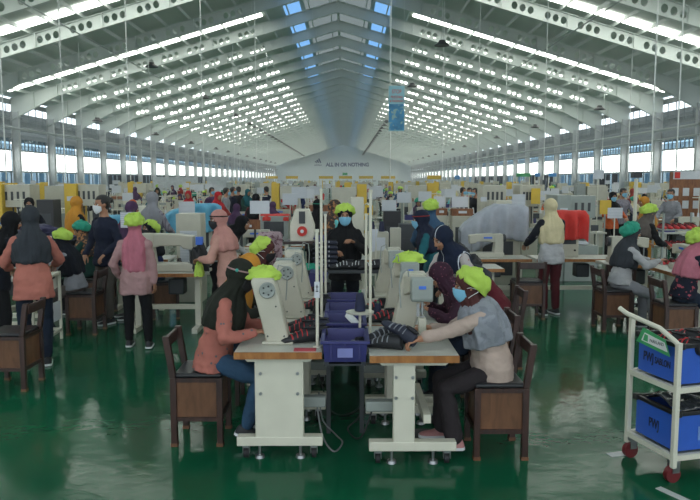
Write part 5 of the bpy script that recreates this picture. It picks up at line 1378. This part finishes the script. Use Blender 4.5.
def far_spool():
    mb = MB(); mb.cyl((0, 0, .75), (0, 0, 1.55), .012, n=6).box(0, 0, 1.5, .3, .02, .02)
    for x in (-.12, 0, .12): mb.cyl((x, 0, 1.0), (x, 0, 1.16), .04, .02, n=8, mi=1)
    mb.box(0, 0, .995, .34, .1, .012)
    return mb.mesh('thread_stand', [M_white, M_paper], 30)
FM, FT, FCY, FCG, FCB = far_machine(), far_table(), far_cab(M_yellow), far_cab(M_grey), far_cab(M_cream)
def far_heap():
    mb = MB(); q = random.Random(3)
    for k in range(7): mb.ball((q.uniform(-.1, .1), q.uniform(-.12, .12), .04 + .05 * (k // 3)), (.045, .12, .045), Matrix.Rotation(q.uniform(0, 3), 3, 'Z'), 8, 6, mi=1 if k % 3 == 0 else 0)
    return mb.mesh('upper_bundle', [M_blacku, M_redu], 60)
def far_bin():
    mb = MB(); mb.box(0, 0, .01, .26, .34, .02)
    for sx in (-1, 1): mb.box(sx * .125, 0, .07, .012, .34, .14)
    for sy in (-1, 1): mb.box(0, sy * .165, .07, .26, .012, .14)
    mb.box(0, 0, .08, .2, .28, .05, mi=1); return mb.mesh('plastic_bin', [M_crate, M_blacku], 0)
def far_lamp():
    mb = MB(); mb.tube([(0, 0, 0), (0, 0, .45), (.02, -.05, .62), (.08, -.16, .66), (.12, -.22, .58)], .012, 6); mb.box(.12, -.23, .55, .14, .07, .05, mi=1)
    return mb.mesh('sewing_light', [M_white, M_grey], 40)
FHEAP, FBIN, FLAMP = far_heap(), far_bin(), far_lamp()
FS1, FS2, FSP = far_sign(M_print), far_sign(M_paper), far_spool()
FB = [far_box(m) for m in (M_board, M_cream, M_white)]
COUNT = {}
def put(me, name, x, y, rz, label, cat, group, z=0, s=1):
    o = link(name, me); o.location = (x, y, z); o.rotation_euler = (0, 0, rz)
    if s != 1: o.scale = (s,) * 3
    COUNT[name] = COUNT.get(name, 0) + 1
    return tag(o, label, cat, group)
# worker prototypes (coarse), recoloured copy by copy
PROTO = []
def far_protos():
    base = dict(top=M_white, trousers=M_dgrey)
    P_ = [('standing at work', dict(scarf=M_grey, cape=1.0), .86, 6, (0, 14), ((-.2, .36, 1.0), (.2, .36, 1.0)), ((-.1, 0), (.1, .04))),
          ('seated sewing', dict(scarf=M_grey, cape=.9), .62, 14, (0, 22), ((-.15, .42, .84), (.15, .42, .84)), ((-.1, .35), (.12, .4))),
          ('seated sewing in a work cap', dict(scarf=M_grey, cap=M_lime, cape=.8), .62, 14, (0, 20), ((-.15, .42, .84), (.15, .42, .84)), ((-.1, .35), (.12, .4))),
          ('standing bareheaded', dict(mask=M_maskb), .87, 2, (0, 6), ((-.24, .1, .85), (.24, .14, .9)), ((-.1, 0), (.1, .04))),
          ('standing in a work cap', dict(scarf=M_grey, cap=M_lime, cape=.8), .86, 6, (0, 14), ((-.2, .36, 1.0), (.2, .36, 1.0)), ((-.1, 0), (.1, .04)))]
    for nm, w_, hz, ln, hd, hs, ft in P_:
        r = person('proto', {**base, **w_}, (0, -400, 0), 0, hz, ln, hd, hs, ft, lod=2, s=.97 if 'bare' not in nm else 1.03)
        for ch in list(r.children):
            if ch.name.startswith('shoe'):
                for g in list(ch.children): bpy.data.objects.remove(g)
        PROTO.append((nm, r))
far_protos()
TOPC = ['white', 'navy', 'black', 'maroon', 'grey', 'teals', 'peach', 'purple', 'blue', 'red', 'dgreen', 'lgrey', 'rose', 'orange', 'beige', 'steelb', 'aqua', 'burg', 'mustard', 'rust', 'check', 'floral']
NICE = dict(teals='deep teal', dgreen='dark green', lgrey='light grey', steelb='steel blue', burg='burgundy', check='checked grey', floral='white floral', dgrey='charcoal', blue='royal blue', cream='cream', dnavy='midnight')
SCF = ['black', 'navy', 'dgrey', 'maroon', 'mustard', 'grey', 'cream', 'brown', 'rose', 'teals', 'purple', 'red', 'white', 'rust', 'blue', 'olive']
USED = set()
def worker(kind, x, y, rz, top=None, scf=None, cap=None, where=None):
    nm, r = PROTO[kind]; sd, ds = zone(x, y)
    for _ in range(60):
        t = top or fr.choice(TOPC); s_ = scf or fr.choice(SCF); c_ = cap or fr.choice(('lime', 'lime', 'teal'))
        lab = 'person in ' + NICE.get(t, t) + ' top' + (', bare black hair' if kind == 3 else ', ' + NICE.get(s_, s_) + ' scarf') + (', ' + c_ + ' cap,' if kind in (2, 4) else ',') + (' seated' if kind in (1, 2) else ' standing') + ' ' + (where or (ds + ' the ' + sd + ' rows'))
        if lab not in USED: break
    USED.add(lab)
    c = r.copy(); COL.objects.link(c); c.location = (x, y, 0); c.rotation_euler = (0, 0, rz); c['label'] = lab; c['group'] = 'workers in the machine rows'
    for ch in r.children:
        st_ = ch.name.split('.')[0]
        if y > 60 and st_ in ('shoe', 'face_mask'): continue
        q = ch.copy(); COL.objects.link(q); q.parent = c
        mt = {'top': T[t], 'headscarf': T[s_], 'work_cap': M_lime if c_ == 'lime' else M_teal, 'trousers': T['black'] if fr.random() < .6 else T['jeand']}.get(st_)
        if mt: q.material_slots[0].link = 'OBJECT'; q.material_slots[0].material = mt
        if st_ == 'work_cap': q['label'] = c_ + ' work cap'
    return c
# a crowd of standing workers half way down the left side
crowd = [(X(216, 17.5), 17.5, 'rust', 'red'), (X(225, 21), 21, 'grey', None), (X(232, 23), 23, 'navy', None), (X(239, 24), 24, 'black', None), (X(246, 22.5), 22.5, 'dgreen', 'teals'), (X(253, 24), 24, 'maroon', None), (X(260, 23), 23, 'black', None), (X(267, 24.5), 24.5, 'navy', None), (X(274, 22.6), 22.6, 'lgrey', 'white'), (X(281, 25), 25, 'steelb', None), (X(287, 23.5), 23.5, 'red', 'teals'), (X(294, 24), 24, 'white', 'white'), (X(211, 22), 22, 'purple', None), (X(300, 26), 26, 'blue', None), (X(476, 20), 20, 'black', None), (X(470, 21), 21, 'navy', None), (X(462, 22), 22, 'grey', None)]
for k, (x, y, tp, sf) in enumerate(crowd):
    if free(x, y, .25, .3): worker(0 if sf else 3, x, y, fr.uniform(0, 6.28), tp, sf, where=('grouped on the left gangway' if k < 14 else 'among the right cabinets beyond the grey cloth'))
# near clutter just behind the hand-built workers
for (u, Y, nm, me, lab, cat, z, s) in (
    (20, 11.2, 'paper_sign', FS1, 'printed sheet on a post at the far left edge behind the salmon top', 'sign', 0, 1), (100, 12.8, 'control_box', FB[0], 'grey box with a brown carton on top, behind the white-masked woman', 'machine box', 0, 1.05),
    (142, 15.0, 'control_box', FB[2], 'grey box with a white carton on top, beyond the gray-scarfed woman', 'machine box', 0, 1.1), (228, 13.8, 'paper_sign', FS2, 'white sheet on a post beyond the peach blouse', 'sign', 0, 1),
    (290, 14.5, 'paper_sign', FS1, 'printed sheet on a post right of the folded red cloth', 'sign', 0, 1), (322, 15.5, 'control_box', FB[0], 'grey box with a brown carton behind the aqua tunic', 'machine box', 0, 1.1),
    (404, 15.8, 'paper_sign', FS1, 'printed sheet on a post beyond the dark screen box', 'sign', 0, 1), (425, 17, 'paper_sign', FS2, 'white sheet on a post beyond the steel blue scarf', 'sign', 0, 1), (545, 17.8, 'paper_sign', FS2, 'white sheet on a post between the right cabinets', 'sign', 0, 1)):
    x = X(u, Y)
    if free(x, Y, .28, .25): put(me, nm, x, Y, 0, lab, cat, None, z, s)
# stations in rows
y = 10.9; row = 0
while y < 46:
    px = 2.35; half = min(22.0, y * .56); x = -px * int(half / px) + (.55 if row % 2 else 0)
    while x < half:
        xx = x + fr.uniform(-.12, .12); yy = y + fr.uniform(-.15, .15); sd, ds = zone(xx, yy)
        g = ' %s the %s rows' % (ds, sd)
        if abs(xx) < 21.8 and free(xx, yy, .62, .32):
            kind = fr.random(); face = 0 if fr.random() < .5 else PI
            if kind < .15:
                me, c_ = ((FCY, 'yellow sided') if fr.random() < .62 else ((FCG, 'grey') if fr.random() < .5 else (FCB, 'unpainted')))
                put(me, 'machine_cabinet', xx, yy, fr.choice((0, 0, 0, PI)), c_ + ' machine cabinet' + g, 'machine', c_ + ' machine cabinets' + g)
            elif kind < .24:
                k = fr.randrange(3); c_ = ('brown', 'cream', 'white')[k]
                put(FB[k], 'control_box', xx, yy, 0, 'grey machine box with a ' + c_ + ' carton on top,' + g, 'machine box', c_ + ' topped boxes' + g)
            else:
                put(FT, 'machine_table', xx, yy, face, 'pale machine table' + g, 'table', 'machine tables' + g)
                put(FM, 'sewing_machine', xx + (.04 if face == 0 else .06), yy, face, 'small cream sewing machine on its table' + g, 'sewing machine', 'sewing machines' + g, .7525, fr.uniform(.95, 1.12))
                q_ = fr.random()
                if q_ < .45: put(FHEAP, 'upper_bundle', xx - .425, yy - .08, face, 'dark bundle of shoe uppers on a machine table' + g, 'bundle', 'dark upper bundles' + g, .759, fr.uniform(.75, .95))
                elif q_ < .75: put(FBIN, 'plastic_bin', xx - .42, yy, face, 'small violet bin on a machine table' + g, 'bin', 'violet bins' + g, .7525)
                if fr.random() < .5: put(FLAMP, 'sewing_light', xx + .26, yy + .24, 0, 'bent pale work light over a machine table' + g, 'lamp', 'work lights' + g, .7525, fr.uniform(.8, 1.2))
                r_ = fr.random()
                if r_ < .28: k = fr.randrange(4); hz_ = fr.uniform(.1, .25); crumpled(('red', 'lime', 'pale blue', 'dark')[k] + ' cloth piece lying on a machine table' + g, (xx + .475, yy, .756 + .37 * hz_), (.085, .16, hz_), (M_red, M_lime, M_sky, M_blacku)[k], row + xx, 'cloth_piece', 'cloth', ('red', 'lime', 'pale blue', 'dark')[k] + ' cloth pieces' + g)
                elif r_ < .5: put(FSP, 'thread_stand', xx + .40, yy + .20, 0, 'white thread stand with pale cones on a machine table' + g, 'thread stand', 'thread stands' + g, .004)
            if fr.random() < .34:
                m_ = fr.random() < .5
                if free(xx + .78, yy + .1, .12, .05): put(FS1 if m_ else FS2, 'paper_sign', xx + .78, yy + .1, 0, ('printed' if m_ else 'plain white') + ' sheet on a thin post' + g, 'sign', ('printed' if m_ else 'plain white') + ' post signs' + g, 0, fr.uniform(.92, 1.08))
            if kind >= .24 and fr.random() < (.62 if yy < 30 else .5):
                dy = -.72 if face == 0 else .72
                if free(xx - .1, yy + dy, .22, .22): worker(fr.choice((1, 1, 2, 2, 0, 4)), xx - .1, yy + dy, face if dy < 0 else PI)
        x += px
    y += 1.5; row += 1
# the far half: fewer things, only what rises above the nearer rows
y = 48.0
while y < 232:
    half = min(21.5, y * .55); px = 3.4 + y * .025; x = -half + fr.uniform(0, px)
    while x < half:
        yy = y + fr.uniform(-.8, .8); sd, ds = zone(x, yy); g = ' %s the %s rows' % (ds, sd); r_ = fr.random()
        if free(x, yy, .6, .5):
            if r_ < .30: me, c_ = fr.choice(((FCY, 'yellow sided'), (FCY, 'yellow sided'), (FCG, 'grey'), (FCB, 'unpainted'))); put(me, 'machine_cabinet', x, yy, 0, c_ + ' machine cabinet' + g, 'machine', c_ + ' machine cabinets' + g)
            elif r_ < .5: put(FB[2], 'control_box', x, yy, 0, 'grey machine box with a white carton on top,' + g, 'machine box', 'white topped boxes' + g, 0, 1.25)
            elif r_ < .68: m_ = fr.random() < .5; put(FS1 if m_ else FS2, 'paper_sign', x, yy, 0, ('printed' if m_ else 'plain white') + ' sheet on a thin post' + g, 'sign', ('printed' if m_ else 'plain white') + ' post signs' + g, 0, 1.15)
            elif r_ < .9 and y < 150: worker(fr.choice((0, 3, 4)), x, yy, fr.uniform(0, 6.28))
        x += px
    y += 3.2 + y * .03
for nm, r in PROTO:
    for ch in list(r.children_recursive): bpy.data.objects.remove(ch)
    bpy.data.objects.remove(r)
# yellow line signs and low partitions farther down
for k, (u, w_, Y, m_, c_) in enumerate(((272, 12, 90, M_yellow, 'yellow'), (292, 12, 90, M_yellow, 'yellow'), (326, 14, 90, M_yellow, 'yellow'), (345.5, 13, 90, M_yellow, 'yellow'), (366, 14, 90, M_yellow, 'yellow'), (388, 14, 90, M_yellow, 'yellow'), (434, 14, 62, M_yellow, 'yellow'), (457, 5, 60, M_bluesign, 'blue'), (523, 14, 40, M_green, 'green'), (537, 5, 40, M_bluesign, 'blue'), (552, 8, 40, M_bluesign, 'blue'), (345, 5, 100, M_green, 'green'))):
    x = X(u, Y); zc = 1.9 + (2.6 if c_ != 'green' or Y < 50 else 6) / FPX * Y; w2 = w_ / FPX * Y
    if Y < 50: zc = 1.9 + 5 / FPX * Y
    t = thing('line_sign', c_ + ' overhead line sign on two posts, ' + ('first', 'second', 'third', 'fourth', 'fifth', 'sixth', 'seventh', 'eighth', 'ninth', 'tenth', 'eleventh', 'twelfth')[k] + ' counted from the left', 'sign', (x, Y, 0))
    MB().box(0, 0, zc, w2, .05, .34 if Y > 50 else .2).build('sign_panel', m_, t)
    for sx in (-1, 1): MB().box(sx * w2 * .45, .03, zc / 2, .05, .05, zc).build('post', M_white, t)
M_part = mat('partition_white', '#bfc6c9', .6)
for u0, u1, Y, h_, lab in ((153, 198, 46.5, 2.1, 'long white partition near the left windows'), (207, 227, 47.2, 2.15, 'short pale partition beside the left gangway')):
    x0, x1 = X(u0, Y), X(u1, Y); tag(MB().box((x0 + x1) / 2, Y, h_ / 2, x1 - x0, .08, h_).build('partition_screen', M_part, smooth=0), lab, 'partition')

for o in sc.objects:
    if o.parent is None and 'label' in o and len(o['label'].split()) > 16: print('LONG', o.name, o['label'])
# thin dusty haze filling the hall
hz = bpy.data.materials.new('hall_haze'); hz.use_nodes = True; hz.node_tree.nodes.remove(hz.node_tree.nodes['Principled BSDF'])
vsn = hz.node_tree.nodes.new('ShaderNodeVolumeScatter'); vsn.inputs['Density'].default_value = .0012; vsn.inputs['Color'].default_value = (.97, 1, .99, 1)
hz.node_tree.links.new(vsn.outputs[0], hz.node_tree.nodes['Material Output'].inputs['Volume'])
o = MB().box((XL + XR) / 2, (Y0 + Y1) / 2 , 8, XR - XL + 3, Y1 - Y0 + 2, 17).build('haze', hz, smooth=0); o['kind'] = 'stuff'
# ------------------------------------------------------------------ daylight, camera
w = bpy.data.worlds.new('daylight'); sc.world = w; w.use_nodes = True
bg = w.node_tree.nodes['Background']; bg.inputs[0].default_value = (.84, .93, 1, 1); bg.inputs[1].default_value = 1.9
cd = bpy.data.cameras.new('camera'); cam = bpy.data.objects.new('camera', cd); COL.objects.link(cam)
cam.location = (0, 0, CAM_H); cam.rotation_euler = (PI / 2 - PITCH, 0, -YAW)
cd.sensor_width = 36; cd.lens = FPX / 700 * 36; cd.clip_end = 600; cd.clip_start = .05
sc.camera = cam
vs = sc.view_settings; vs.view_transform = 'Standard'; vs.look = 'None'; vs.gamma = 1; vs.exposure = .12; vs.use_curve_mapping = False
sc.cycles.use_denoising = True; sc.cycles.max_bounces = 8; sc.cycles.diffuse_bounces = 4; sc.cycles.sample_clamp_indirect = 6
sc.cycles.transparent_max_bounces = 12
